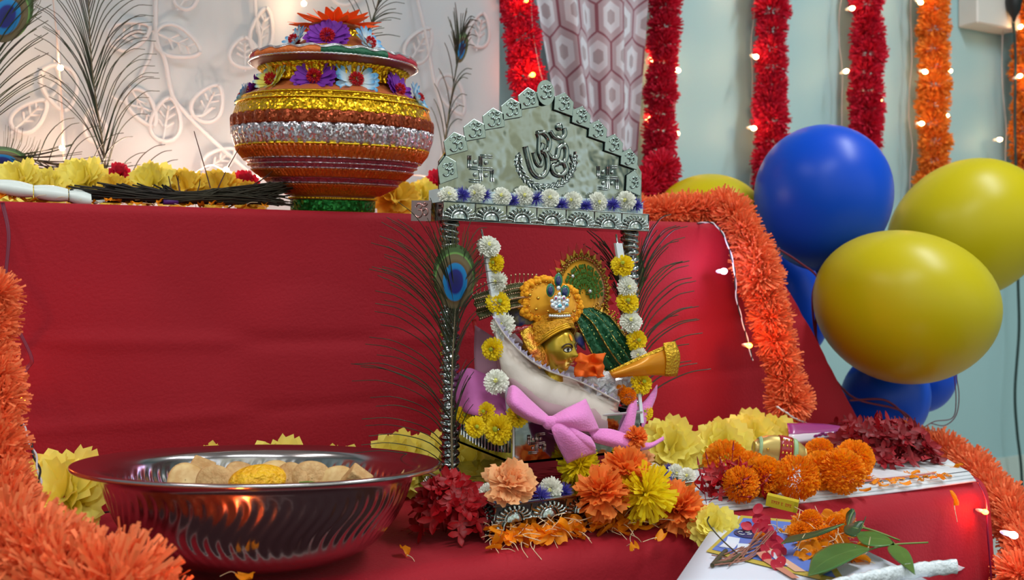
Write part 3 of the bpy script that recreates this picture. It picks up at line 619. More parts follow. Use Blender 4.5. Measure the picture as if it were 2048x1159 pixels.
M_wh = mat('white_chrysanthemum', (250, 250, 240), 0.75, trans=0.15, var=.08); M_ych = mat('yellow_chrysanthemum', (250, 224, 24), 0.75, trans=.3, var=.15); M_vio = mat('violet_aster', (92, 84, 190), 0.75, trans=.3, var=.25)
ME_wh = [pom(330, .3, 1.0, .15, 2, .2, .14, hemi=True, nc=3, squash=.85, seed=80 + i, tip='round').mesh('chrysanthemum', M_wh) for i in range(2)]
ME_ych = [pom(300, .3, 1.0, .16, 2, .2, .12, hemi=True, nc=3, squash=.7, seed=84 + i, tip='round').mesh('chrysanthemum', M_ych) for i in range(2)]
ME_vio = [pom(150, .05, 1.0, .10, 2, .2, .25, hemi=True, squash=.9, seed=88 + i, tip='point').mesh('aster', M_vio) for i in range(2)]
_c = MB(); _c.ball((0, 0, 0.62), .2, 10, 6, (1, 1, .5)); ME_chc = _c.mesh('flower_center', mat('green_yellow_heart', (150, 160, 30), .8)); ME_chw = _c.mesh('flower_center', mat('pale_yellow_heart', (220, 216, 110), .8))
def fl(kind, label, px, py, Y, rpx, grp, look=None):
    """small fresh flower, heart turned to look (default: the viewer's side, slightly up)"""
    me = {'w': ME_wh, 'y': ME_ych, 'v': ME_vio}[kind]; rd = random.Random(int(px * 7 + py)); p = PY(px, py, Y); s = rpx * 1.25 * D(px, Y) / F
    n = look if look else (-FW + UP * rd.uniform(.0, .6) + RT * rd.uniform(-.5, .5)).normalized()
    q = n.to_track_quat('Z', 'Y').to_euler(); p = p - n * s * .3
    o = inst(me[int(px) % 2], 'aster' if kind == 'v' else 'chrysanthemum', p, q, s, label=label, cat='flower', group=grp)
    if kind != 'v': c = inst(ME_chc if kind == 'y' else ME_chw, 'flower_center', (0, 0, 0)); c.parent = o
    return o
# ================================================================== SILVER SWING
M_chr = mat('silver_sheet', (150, 158, 154), 0.10, 1.0, bump=0.75, bscale=7); M_chr2 = mat('embossed_silver', (176, 184, 182), 0.2, 1.0)
M_tile = mat('silver_tile', (158, 172, 168), 0.26, 1.0, bump=.05, bscale=60); M_board = mat('white_board', (206, 226, 228), 0.5)
M_copr = mat('copper_sheen_silver', (196, 150, 146), 0.25, 1.0)
X0, Y0 = 0.4375, 0.898; ZB = 0.4536
swing = thing('silver_swing', 'embossed silver swing cradle with a gabled top of om tiles, standing on the red ledge', 'swing', (X0 + .13, Y0 + .1, ZL))
def sunburst(m, M, w_, h=None, cut=False):
    """half sun with a dome and eleven rays, in the XZ plane, facing -Y, bottom centre at the origin"""
    h = h or w_ * .62; k = 11
    rows = []
    for i in range(6):
        t = i / 5 * math.pi / 2; r = w_ * .24 * math.cos(t); rows.append([M @ Vector((r * math.cos(a), -w_ * .10 * math.sin(t), r * math.sin(a) * 1.0 + .001)) for a in [math.pi * j / 12 for j in range(13)]])
    m.grid(rows)
    for r_, tt in ((w_ * .27, .0012),):
        m.tube([M @ Vector((r_ * math.cos(math.pi * j / 14), -0.0012, r_ * math.sin(math.pi * j / 14) + .001)) for j in range(15)], tt, 5)
    for i in range(k):
        a = math.pi * (i + .5) / k; c, s_ = math.cos(a), math.sin(a)
        q = [M @ Vector((rr * c, -y, rr * s_ * h / (w_ * .5) * .82 + .001)) for rr, y in ((w_ * .31, .0004), (w_ * .38, .0022), (w_ * .45, .0026), (w_ * .49, .0008))]
        m.tube(q, w_ * .022, 6, w_ * .040)
# base
m = MB(); XB, YB = X0 + .262, Y0 + .225
m.box((X0, Y0, ZB - .019), (XB, YB, ZB))
for lx in (X0, XB - .022):
    for ly in (Y0, YB - .02): m.box((lx, ly, ZL), (lx + .022, ly + .02, ZB - .018))
bs = m.build('base_slab', M_chr, swing, smooth=False); md = bs.modifiers.new('bevel', 'BEVEL'); md.width = .0012; md.segments = 2
m = MB()
for i in range(6): sunburst(m, Matrix.Translation((X0 + .022 + i * .0437, Y0 - .0005, ZB - .021)), .0425, .019)
for i in range(4): sunburst(m, Matrix.Translation((X0 - .0005, Y0 + .028 + i * .05, ZB - .021)) @ Matrix.Rotation(R(-90), 4, 'Z'), .046, .019)
for a_ in (0, 1): m.tube([(X0 - .001, Y0 - .001, ZB - .002), (XB, Y0 - .001, ZB - .002)] if a_ else [(X0 - .001, Y0, ZB - .002), (X0 - .001, YB, ZB - .002)], .0016, 6)
for i in range(7): m.tube([(X0 + .0004 + i * .0437, Y0 - .001, ZB - .004), (X0 - .006 + i * .0437 + .004, Y0 - .001, ZB - .018)], .0006, 4)
m.build('base_ornament', M_chr2, swing)
m = MB()
for M_, in ((Matrix.Translation((X0 + .011, Y0 - .0005, ZL + .003)),), (Matrix.Translation((X0 - .0005, Y0 + .012, ZL + .003)) @ Matrix.Rotation(R(-90), 4, 'Z'),)):
    for k in range(5): m.ball(M_ @ Vector(((-.008 if k % 2 else -.0086), -.001, .003 + k * .006)), .0026, 8, 6)
    m.tube([M_ @ Vector((.004 + .006 * math.cos(a), -.001, .012 + .010 * math.sin(a))) for a in [math.pi * j / 8 for j in range(9)]], .0012, 5)
m.build('foot_ornament', M_chr2, swing)
# posts with a beaded spiral
YP = 1.016; XPL = PY(899, 600, YP).x; XPR = PY(1259, 600, YP).x; ZT = .764
for x_, zt in ((XPL, ZT), (XPR, ZT - .007)):
    m = MB(); m.lathe([(.001, ZB), (.0125, ZB), (.0125, ZB + .006), (.009, ZB + .01), (.009, zt), (.001, zt)], 20, Matrix.Translation((x_, YP, 0)))
    n = 32
    for i in range(n):
        z = ZB + .014 + (zt - ZB - .02) * i / (n - 1); ring = [Vector((x_ + .0086 * math.cos(a), YP + .0086 * math.sin(a), z + .0022 * math.sin(a + i))) for a in [2 * math.pi * j / 12 for j in range(13)]]
        m.tube(ring, .0038, 8, cap=False)
    m.build('post', mat('dark_silver', (170, 174, 174), .16, 1.0), swing)
# beam
LBM = .284; TB = PY(885, 438, .988); MBm = Matrix.Translation(TB) @ Matrix.Rotation(R(1.5), 4, 'Y')
def bbox_(m, a, b): m.box(a, b, MBm)
m = MB(); bbox_(m, (0, 0, -.001), (LBM, .05, .0205)); b_ = m.build('beam', M_chr, swing, smooth=False)
m = MB()
for i in range(7): sunburst(m, MBm @ Matrix.Translation((.0203 + i * .0405, -.001, .0005)), .0395, .0195)
for i in range(8): m.tube([MBm @ Vector((.0005 + i * .0405, -.0006, 0)), MBm @ Vector((.0005 + i * .0405, -.0006, .0205))], .0006, 4)
m.tube([MBm @ Vector((0, -.001, 0)), MBm @ Vector((LBM, -.001, 0))], .0012, 5); m.tube([MBm @ Vector((0, -.001, .0205)), MBm @ Vector((LBM, -.001, .0205))], .0008, 5)
m.build('beam_ornament', M_chr2, swing)
m = MB(); bbox_(m, (.001, .010, .0205), (LBM - .002, .046, .0365)); m.build('white_board', M_board, swing, smooth=False)
# the turned end tile with an om
def stroke(m, pts, r, M, n=6, flat=.75):
    m.tube(spl([M @ Vector((x, 0, y)) for x, y in pts], n), r, 6, flat=flat)
OM = [[(-.34, .22), (-.24, .40), (-.04, .42), (.03, .26), (-.08, .10), (-.18, .06)], [(-.14, .07), (.02, .04), (.08, -.14), (-.02, -.36), (-.22, -.40), (-.38, -.26)], [(.02, -.04), (.16, .04), (.28, .14), (.40, .04), (.40, -.16), (.28, -.28), (.18, -.22)], [(.04, .40), (.16, .30), (.30, .32), (.40, .44)]]
def om(m, M, s, r):
    for st_k in OM: stroke(m, [(x * s, y * s) for x, y in st_k], r, M)
    m.ball(M @ Vector((.22 * s, 0, .46 * s)), r * 1.5, 8, 6)
m = MB(); e_ = MBm @ Vector((-.002, .003, 0)); M_e = MBm @ Matrix.Translation((-.0125, .035, .011)) @ Matrix.Rotation(R(-38), 4, 'Z')
m.box((-.012, .0, -.012), (.012, .002, .012), M_e); endt = m.build('end_tile', M_copr, swing, smooth=False)
m = MB(); om(m, M_e @ Matrix.Translation((0, -.0008, 0)), .019, .0009); m.build('om_symbol', M_copr, endt)
# pediment
YQ = 1.003
def Q(px, py, y=YQ): return PY(px, py, y)
m = MB(); m.poly([Q(*p) for p in ((878, 392), (878, 322), (900, 292), (960, 262), (1070, 196), (1092, 182), (1112, 194), (1150, 218), (1270, 320), (1283, 344), (1283, 412))], .003)
ped = m.build('gable_plate', M_chr, swing, smooth=False)
cs = D(1092, YQ) / F
def tile(px, py, w_, h_, mir, rot=0):
    c = Q(px, py, YQ - .004); k = D(px, YQ) / F; sh = [(-.45, -.5), (-.52, .12), (-.05, .52), (.46, .30), (.5, -.28)]
    M = Matrix.Translation(c) @ Matrix.Rotation(R(rot), 4, 'Y'); sc = -1 if mir else 1
    m = MB(); pts = [M @ Vector((sc * x * w_ * k * 1.06, 0, y * h_ * k)) for x, y in sh]
    if mir: pts = pts[::-1]
    m.poly(pts, .0022); t = m.build('om_tile', M_tile, swing, smooth=False); md = t.modifiers.new('bevel', 'BEVEL'); md.width = .0007; md.segments = 2
    m = MB(); om(m, M @ Matrix.Translation((0, -.0006, 0)), w_ * k * .72, .00115); m.build('om_symbol', M_tile, t)
for a in ((896, 340, 40, 56, 0, -4), (912, 288, 48, 48, 0, -4), (950, 261, 46, 46, 0, 0), (988, 239, 46, 46, 0, 0), (1024, 219, 44, 46, 0, 0), (1058, 198, 44, 46, 0, 0),
          (1128, 208, 42, 46, 1, 0), (1163, 234, 40, 44, 1, 0), (1196, 262, 40, 44, 1, 0), (1228, 290, 40, 44, 1, 0), (1259, 318, 38, 42, 1, 0), (1268, 366, 34, 52, 1, 0)): tile(*a)
c = Q(1092, 185, YQ - .006); m = MB(); k = cs
m.poly([c + Vector((19.5 * k * math.cos(t), 0, 25 * k * math.sin(t))) for t in [2 * math.pi * j / 32 for j in range(32)]], .002); t = m.build('om_tile', M_tile, swing, smooth=False)
m = MB(); om(m, Matrix.Translation(c + Vector((0, -.0006, 0))), 30 * k, .0013); m.build('om_symbol', M_tile, t)
# emblem: om ringed by leaves, traced in the plane of the plate
def cr(x, y, yy=YQ - .0015): return PY(840 + x * .2934, 140 + y * .2934, yy)
m = MB()
def st2_(pts, r, n=7): m.tube(spl([cr(*p) for p in pts], n), r, 7, flat=.8)
st2_([(720, 520), (738, 600), (768, 690), (812, 728), (850, 712), (872, 660), (866, 590), (838, 540)], .0034); st2_([(800, 430), (845, 428), (884, 480), (872, 545), (826, 550), (840, 500)], .0032)
st2_([(775, 560), (795, 630), (822, 655), (834, 620), (812, 560), (812, 470), (800, 430)], .0022)
st2_([(866, 560), (900, 600), (935, 590), (950, 530), (988, 512), (1002, 570), (985, 625), (945, 628)], .0034); st2_([(985, 625), (1000, 680), (960, 716), (915, 700), (905, 655), (940, 640)], .0032)
st2_([(890, 415), (915, 452), (960, 466), (988, 440), (984, 395)], .0028); m.ball(cr(950, 388), .0050, 12, 8, (1, .6, 1))
m.build('om_emblem', M_chr, swing); m = MB()
import itertools
for i in range(17):
    a = R(168 + i * 204 / 16); x, y = 862 + 200 * math.cos(a), 610 - 200 * math.sin(a) * (1.0 if math.sin(a) < 0 else .5); tdir = a + math.pi / 2
    for o_, s_ in ((0, 1), (22, .7)):
        p = cr(x - o_ * math.cos(a), y + o_ * math.sin(a)); u_ = Vector((math.cos(tdir + (.5 if o_ else -.3)), 0, math.sin(tdir + (.5 if o_ else -.3)))) * .0062 * s_
        m.tube([p - u_, p, p + u_], .0006, 6, .0014); m.ball(p, .0022 * s_, 8, 6, (1, .6, 1.2))
m.build('leaf_wreath', M_chr2, swing)
def swastika(cx, cy, s, yy, mt, parent, r=.0016):
    """traditional temple mark with four dots"""
    c = PY(cx, cy, yy); k = D(cx, yy) / F * s / 2; m = MB()
    def P_(x, z): return c + Vector((x * k, 0, z * k))
    for path in ([(0, 1), (0, -1)], [(-1, 0), (1, 0)], [(0, 1), (1, 1)], [(1, 0), (1, -1)], [(0, -1), (-1, -1)], [(-1, 0), (-1, 1)]):
        for o_ in (-.09, .09):
            q = [P_(x + (o_ if path[0][0] == path[1][0] else 0), z + (o_ if path[0][1] == path[1][1] else 0)) for x, z in path]; m.tube(q, r * .62, 5)
    for x in (-.48, .48):
        for z in (-.5, .5): m.ball(P_(x, z), k * .19, 10, 6, (1, .5, 1))
    m.build('swastika_emblem', mt, parent)
swastika(962, 337, 50, YQ - .001, M_chr2, swing); swastika(1216, 355, 44, YQ - .001, M_chr2, swing)
# seat tray
YS0, YS1 = .958, 1.115; XS0, XS1 = PY(1027, 880, YS0).x, PY(1283, 880, YS0).x; ZS0, ZS1 = .480, .5285
m = MB(); m.box((XS0, YS0, ZS0), (XS1, YS1, ZS0 + .003)); m.box((XS0, YS0, ZS0), (XS1, YS0 + .002, ZS1)); m.box((XS0, YS1 - .002, ZS0), (XS1, YS1, ZS1)); m.box((XS0, YS0, ZS0), (XS0 + .002, YS1, ZS1)); m.box((XS1 - .002, YS0, ZS0), (XS1, YS1, ZS1))
seat = m.build('seat_tray', M_chr, swing, smooth=False)
m = MB(); m.tube([(XS0, YS0, ZS1), (XS1, YS0, ZS1), (XS1, YS1, ZS1), (XS0, YS1, ZS1), (XS0, YS0, ZS1)], .0016, 6); m.tube([(XS0, YS0, ZS0), (XS0, YS0, ZS1)], .0014, 6); m.build('rim', mat('white_rim', (222, 222, 224), .35), seat)
m = MB()
for i in range(16): m.tube([(XS0 - .001, YS0 + .010 + i * .009, ZS1 - .004), (XS0 - .001, YS0 + .010 + i * .009, ZS0 + .012 - .006 * math.sin(i / 15 * 3.14))], .0012, 5)
m.build('fluted_side', M_chr2, seat)
swastika(1074, 886, 36, YS0 - .001, mat('rosy_silver', (190, 160, 158), .25, 1.0), seat, .0012)
# hanging rods
for pts, nm in (([(963, 458, .992), (966, 478, .99), (971, 490, .988)], 'l'), ([(1232, 468, .992), (1234, 482, .99), (1236, 492, .988)], 'r')):
    m = MB(); m.tube([PY(*p) for p in pts], .0014, 6); m.build('hook', M_chr2, swing)
def rod(a, b, w_, nm, mt):
    m = MB(); p, q = PY(*a), PY(*b); x = Vector((w_, 0, 0)); y = Vector((0, w_ * .5, 0))
    m.grid([[p - x - y, p + x - y, p + x + y, p - x + y], [q - x - y, q + x - y, q + x + y, q - x + y]], True); m.face((0, 1, 2, 3)); m.face((7, 6, 5, 4)); return m.build(nm, mt, swing, smooth=False)
M_rod = mat('white_channel', (216, 222, 228), .4)
rod((972, 482, .988), (1002, 672, .972), .0052, 'hanging_rod', M_rod); rod((1003, 668, .972), (1019, 845, .957), .0022, 'lower_rod', M_rod)
rod((1236, 486, .988), (1269, 690, .974), .0048, 'hanging_rod', M_rod); rod((1270, 690, .974), (1284, 845, .957), .0022, 'lower_rod', M_rod)
# flowers along the canopy beam
def c3(x, y): return 840 + x * .2934, 140 + y * .2934
NM = ['first', 'second', 'third', 'fourth', 'fifth', 'sixth', 'seventh', 'eighth']
for i, (x, y) in enumerate(((195, 850), (380, 838), (555, 860), (710, 855), (885, 872), (1035, 890), (1215, 900), (1400, 890))):
    fl('w', f'white chrysanthemum on the white board of the swing top, {NM[i]} from the left', *c3(x, y), .994, 15.5, 'white chrysanthemums along the swing top')
for i, (x, y) in enumerate(((295, 845), (440, 850), (630, 890), (790, 872), (965, 912), (1130, 922), (1320, 912), (1478, 915))):
    fl('v', f'violet aster on the white board of the swing top, {NM[i]} from the left', *c3(x, y), .992, 13.5, 'violet asters along the swing top')
g_ = 'chrysanthemums tied to the left hanging rod'
for k_, lb, px, py, Y, r in (('w', 'white chrysanthemum at the top of the left swing rod', 978, 491, .982, 18), ('y', 'yellow chrysanthemum turned sideways near the top of the left swing rod', 988, 526, .980, 16), ('w', 'small white chrysanthemum between two yellow ones, left rod', 993, 563, .978, 16),
        ('y', 'full yellow chrysanthemum half way down the left swing rod', 998, 604, .975, 20), ('w', 'white chrysanthemum touching the satin bolster on the left swing rod', 1004, 649, .970, 19), ('y', 'yellow chrysanthemum left of the joint of the left swing rod', 984, 698, .966, 18), ('w', 'white chrysanthemum hanging lowest on the left swing rod over the pink cloth', 992, 762, .957, 19)):
    fl(k_, lb, px, py, Y, r, g_)
g_ = 'yellow chrysanthemums round the silver seat tray'
for lb, px, py, Y, r in (('small yellow chrysanthemum on the pink cloth above the tray corner', 969, 823, .965, 16), ('yellow chrysanthemum left of the tray side, above the fluted metal', 952, 853, .955, 17), ('largest yellow chrysanthemum on the tray corner below the rod', 994, 858, .948, 24), ('dull orange yellow chrysanthemum lying on the tray rim beside the bow', 1036, 831, .950, 18),
        ('yellow chrysanthemum half hidden behind the left post feather', 928, 829, .99, 14), ('yellow chrysanthemum below the golden ribbon at the right rod', 1285, 764, .962, 18), ('small yellow chrysanthemum under the tip of the pink petal cloth', 1290, 823, .965, 13), ('yellow chrysanthemum under the bow tail by the tray bottom', 1236, 905, .955, 14)):
    fl('y', lb, px, py, Y, r, g_)
g_ = 'chrysanthemums tied to the right hanging rod'
for k_, lb, px, py, Y, r in (('y', 'yellow chrysanthemum at the top of the right swing rod', 1245, 528, .980, 18), ('w', 'flattened white chrysanthemum near the dark feather eye', 1256, 574, .978, 16), ('y', 'round yellow chrysanthemum in the middle of the right swing rod', 1256, 602, .976, 18), ('w', 'white chrysanthemum under the round yellow one on the right swing rod', 1262, 641, .974, 17),
        ('y', 'yellow chrysanthemum turned away beside the green brocade', 1275, 680, .970, 17), ('w', 'lowest white chrysanthemum on the right rod, above the golden ribbon', 1277, 709, .968, 12)):
    fl(k_, lb, px, py, Y, r, g_)
g_ = 'small flowers along the swing base'
for k_, lb, px, py, Y, r in (('v', 'violet aster on the swing base beside the left post foot', 911, 972, 1.01, 17), ('w', 'white chrysanthemum on the swing base behind the crimson heap', 924, 984, .99, 16), ('v', 'violet aster between two white flowers on the left edge of the base', 949, 980, .965, 15),
        ('w', 'white chrysanthemum near the front left corner of the swing base', 975, 988, .935, 18), ('v', 'violet aster tucked under the peach flower', 1001, 990, .915, 14), ('v', 'violet aster hanging over the front edge of the swing base', 1084, 990, .902, 17),
        ('w', 'white chrysanthemum on the front edge of the swing base between violet asters', 1101, 978, .91, 18), ('v', 'dark violet aster right of the white one on the base front', 1130, 980, .912, 14)):
    fl(k_, lb, px, py, Y, r, g_)
g_ = 'small flowers on the far right end of the base'
for k_, lb, px, py, Y, r in (('w', 'white chrysanthemum leftmost on the far right end of the swing base', 1306, 941, .93, 12), ('v', 'violet aster lowest on the far right end of the swing base', 1333, 952, .905, 13), ('w', 'white chrysanthemum in the middle of the far right end of the base', 1352, 945, .92, 13), ('v', 'violet aster rearmost on the far right end of the swing base', 1337, 936, .93, 10), ('w', 'white chrysanthemum rightmost on the swing base by the crimson flowers', 1374, 951, .905, 13)):
    fl(k_, lb, px, py, Y, r, g_)
# ================================================================== BOLSTER, CLOTHS AND BOW ON THE SEAT
def sheet(name, rows, mt, parent=None, th=.0012, nu=6, nv=5, amp=0.0, sc=40):
    """smooth cloth through traced rows of (px, py, Y)"""
    m = MB(); g = loft([[PY(*p) for p in r] for r in rows], nu, nv)
    if amp: g = [[p + Vector((0, amp * noise.noise(p * sc), amp * .5 * noise.noise(p * sc + Vector((5, 5, 5))))) for p in r] for r in g]
    m.grid(g); o = m.build(name, mt, parent); return solid(o, th)
M_pink = mat('pink_felt', (240, 142, 214), 0.9, trans=0.12, bump=.25, bscale=420, sheen=.3); M_lil = mat('pink_tissue', (222, 128, 200), 0.85, trans=.4, bump=.1, bscale=200)
M_sat = mat('white_satin', (226, 214, 204), 0.34, trans=0.25, sheen=.2, bump=.15, bscale=60); M_net = mat('sheer_net', (226, 196, 204), 0.6, trans=.4, alpha=.62)
pinkcl = thing('pink_cloth', 'pink tissue cloth lining the silver seat tray, its folds showing on both sides', 'cloth', (XS0 + .09, YS0 + .05, ZS0 + .004))
sheet('cloth_fold', [[(912, 752, 1.02), (935, 735, 1.00), (972, 748, .99), (1010, 760, .985)], [(908, 790, 1.01), (940, 775, .985), (975, 792, .98), (1016, 800, .975)], [(918, 822, 1.0), (945, 828, .972), (985, 834, .965), (1030, 838, .962)]], M_lil, pinkcl, amp=.004)
sheet('cloth_fold', [[(950, 650, 1.03), (985, 672, 1.01), (1010, 690, 1.0)], [(948, 700, 1.02), (985, 735, 1.0), (1015, 760, .985)], [(950, 748, 1.01), (990, 780, .985), (1040, 810, .975)]], mat('mauve_lining', (200, 150, 172), .8, trans=.4), pinkcl)
sheet('cloth_fold', [[(1010, 790, .975), (1100, 850, .966), (1180, 850, .966), (1262, 830, .97)], [(1014, 822, .968), (1100, 862, .962), (1180, 868, .962), (1264, 860, .966)], [(1024, 846, .960), (1100, 868, .9565), (1180, 882, .9565), (1268, 884, .9575)]], M_lil, pinkcl, amp=.003)
sheet('petal_fold', [[(1262, 822, .972), (1290, 800, .968), (1314, 769, .972)], [(1250, 850, .968), (1290, 828, .962), (1312, 790, .970)], [(1240, 886, .962), (1280, 862, .960), (1300, 822, .968)]], M_pink, pinkcl, .002)
sheet('petal_fold', [[(1246, 842, .966), (1262, 800, .962), (1268, 786, .966)], [(1236, 868, .958), (1256, 838, .952), (1272, 796, .960)], [(1232, 894, .956), (1262, 870, .950), (1274, 812, .958)]], M_pink, pinkcl, .002)
m = MB(); m.tube(spl([PY(*p) for p in ((948, 640, 1.04), (958, 690, 1.025), (972, 730, 1.01), (992, 762, .99))], 8), .003, 6); m.build('red_piping', mat('red_cord', (190, 34, 30), .6), pinkcl)
bol = thing('satin_bolster', 'crescent shaped white satin bolster with a lace edge, cradling the deity figure in the swing', 'cushion', PY(1120, 770, .985))
top_ = [(988, 640), (1014, 678), (1052, 716), (1098, 744), (1160, 766), (1238, 806)]; bot_ = [(1006, 766), (1030, 800), (1066, 832), (1120, 854), (1180, 868), (1222, 876)]
rows = []
for t, dy in ((0, .018), (.12, .004), (.35, -.008), (.65, -.010), (.88, -.004), (1, .006)):
    rows.append([(a[0] + (b[0] - a[0]) * t, a[1] + (b[1] - a[1]) * t, .972 + dy - .010 * math.sin(i / 5 * 3.14)) for i, (a, b) in enumerate(zip(top_, bot_))])
sheet('satin_cover', rows, M_sat, bol, .002, amp=.003, sc=50)
sheet('inner_lining', [[(x, y, .985) for x, y in top_], [(x + 6, y - 18, 1.02) for x, y in top_], [(x + 2, y - 26, 1.06) for x, y in top_]], mat('white_lining', (214, 206, 210), .8, trans=.3, bump=.4, bscale=150), bol, .0015, amp=.006, sc=60)
sheet('net_overlay', [[(985, 640, .985), (1000, 700, .965), (1060, 765, .955), (1130, 798, .955), (1240, 822, .965)], [(990, 700, .98), (1010, 745, .960), (1065, 800, .950), (1130, 830, .950), (1236, 840, .960)], [(1000, 790, .975), (1040, 815, .962), (1085, 840, .958), (1140, 862, .956), (1225, 872, .958)]], M_net, bol, .0004, amp=.003)
m = MB(); q = spl([PY(x, y - 3, .966 - .01 * math.sin(i / 5 * 3.14)) for i, (x, y) in enumerate(top_)], 9)
for i in range(0, len(q) - 1):
    a = q[i]; dr = (q[min(i + 1, len(q) - 1)] - a).normalized(); n_ = Vector((dr.z, 0, -dr.x)); n_ = -n_ if n_.z < 0 else n_
    m.poly([a - dr * .0036, a + dr * .0036, a + n_ * (.0062 if i % 2 else .0045) + Vector((0, -.003 if i % 3 else .003, 0))], .0006)
m.build('lace_edging', mat('lavender_lace', (206, 200, 226), .6, trans=.2), bol, smooth=False)
m = MB(); m.tube(q, .0012, 5); m.build('edge_piping', M_sat, bol)
# crumpled clear sheet and lace heap by the right rod
rd = random.Random(4); cl = thing('crumpled_cellophane', 'crumpled clear cellophane scraps beside the orange cloth under the golden ribbon', 'wrapper', PY(1200, 770, .975))
for k in range(3):
    m = MB(); rows = []
    for i in range(7): rows.append([PY(1168 + k * 24 + j * 9 + rd.uniform(-4, 4), 742 + i * 8 + k * 3 + rd.uniform(-6, 6), .975 + rd.uniform(-.008, .008)) for j in range(7)])
    m.grid(rows); m.build('scrap', mat('cellophane', (224, 226, 232), .12, alpha=.72), cl, smooth=False)
# bow
bow = thing('ribbon_bow', 'big pink felt bow tied in front of the silver seat tray', 'bow', PY(1100, 845, .945))
def bowp(name, rows, th=.0025): return sheet(name, rows, M_pink, bow, th, 6, 6)
bowp('bow_loop', [[(1100, 836, .942), (1060, 800, .938), (1030, 772, .940), (1018, 776, .950)], [(1100, 846, .934), (1056, 826, .922), (1026, 806, .924), (1014, 800, .944)], [(1100, 852, .938), (1064, 842, .934), (1034, 826, .938), (1020, 812, .948)]])
bowp('bow_loop', [[(1100, 838, .944), (1060, 808, .952), (1036, 784, .954), (1024, 784, .954)], [(1098, 850, .946), (1062, 830, .952), (1036, 818, .954), (1022, 806, .954)]], .002)
bowp('bow_loop', [[(1100, 836, .940), (1130, 818, .936), (1158, 804, .940), (1170, 797, .946)], [(1100, 844, .932), (1138, 838, .922), (1170, 832, .928), (1184, 828, .940)], [(1102, 850, .936), (1145, 858, .930), (1180, 862, .934), (1197, 858, .942)]])
bowp('bow_loop', [[(1104, 838, .946), (1140, 824, .950), (1176, 812, .952)], [(1106, 848, .948), (1150, 852, .950), (1192, 858, .950)]], .002)
bowp('bow_tail', [[(1098, 838, .936), (1118, 836, .934), (1128, 846, .938)], [(1104, 862, .928), (1128, 858, .922), (1152, 866, .930)], [(1116, 892, .930), (1146, 884, .922), (1172, 880, .930)], [(1134, 925, .938), (1160, 914, .932), (1192, 905, .938)]])
bowp('bow_tail', [[(1110, 840, .936), (1130, 846, .932), (1120, 856, .936)], [(1150, 858, .926), (1152, 872, .924), (1140, 884, .932)], [(1180, 874, .934), (1190, 892, .932), (1190, 906, .938)]])
m = MB(); m.ball(PY(1100, 845, .934), .0085, 16, 10, (1.15, .8, .95)); m.build('knot', M_pink, bow)
bowp('long_tail', [[(1176, 858, .945), (1220, 858, .94), (1262, 872, .938), (1298, 886, .940), (1326, 872, .944)], [(1182, 872, .940), (1222, 880, .932), (1262, 890, .930), (1298, 892, .936), (1327, 877, .943)], [(1186, 882, .943), (1224, 892, .938), (1260, 898, .936), (1296, 896, .940), (1326, 878, .944)]])
# ================================================================== DEITY FIGURE
M_brass = mat('painted_gold_face', (196, 158, 44), 0.3, 0.75, coat=.3); M_turb = mat('yellow_turban_cloth', (228, 158, 20), 0.6, .1, bump=1.0, bscale=240); M_tyel = mat('yellow_velvet', (240, 168, 14), 0.7, sheen=.3)
M_stone = mat('crystal', (230, 236, 245), 0.05, 0.6, coat=1.0); M_grn = mat('green_brocade', (16, 84, 50), 0.5, .3, bump=.8, bscale=300, btype='VORONOI'); M_zari = mat('gold_zari', (176, 142, 66), .3, .85, bump=1.2, bscale=420, btype='VORONOI')
deity = thing('deity_figure', 'golden faced deity figure in a yellow turban lying in the silver swing', 'figurine', PY(1125, 750, .985))
kh = D(1125, .985) / F
HC = PY(1111, 696, .972)
look = (RT * .78 - FW * .62 + UP * -.05).normalized(); upv = (UP + RT * -.05).normalized(); sx = look.cross(upv).normalized(); upv = sx.cross(look).normalized()
HM = Matrix((( sx.x, look.x, upv.x, HC.x), (sx.y, look.y, upv.y, HC.y), (sx.z, look.z, upv.z, HC.z), (0, 0, 0, 1)))   # local x = side, y = face, z = up
S = 46 * kh
def g3(v, c, s): return math.exp(-((v[0] - c[0]) / s[0]) ** 2 - ((v[1] - c[1]) / s[1]) ** 2)
m = MB(); rows = []
for i in range(61):
    ph = math.pi * i / 60; ph = min(max(ph, .01), math.pi - .01); row = []
    for j in range(80):
        th = 2 * math.pi * j / 80; x = math.sin(ph) * math.sin(th); y = math.sin(ph) * math.cos(th); z = -math.cos(ph)
        jaw = 1 - .22 * max(0, -z) ** 1.6
        X, Y, Z = x * .80 * jaw, y * .92 * (1 - .06 * max(0, -z)), z * 1.08
        if y > 0:
            f = 0
            f += .20 * g3((x, z), (0, -.20), (.10, .13)) + .12 * g3((x, z), (0, -.02), (.07, .22)) + .055 * g3((abs(x), z), (.11, -.26), (.06, .06))
            f += .085 * g3((x, z), (0, -.47), (.19, .05)) + .075 * g3((x, z), (0, -.59), (.16, .05)) - .05 * g3((x, z), (0, -.53), (.20, .022)) + .11 * g3((x, z), (0, -.82), (.20, .13))
            f += .05 * g3((abs(x), z), (.38, .22), (.25, .07)) - .07 * g3((abs(x), z), (.34, .04), (.17, .09)) + .05 * g3((abs(x), z), (.42, -.32), (.22, .2))
            Y += f * 1.1
        row.append(HM @ Vector((X * S, Y * S, Z * S)))
    rows.append(row)
m.grid(rows, True); m.tube([HM @ Vector((0, -.1 * S, -.7 * S)), HM @ Vector((0, -.15 * S, -1.5 * S))], .38 * S, 20, .5 * S)
head = m.build('head', M_brass, deity)
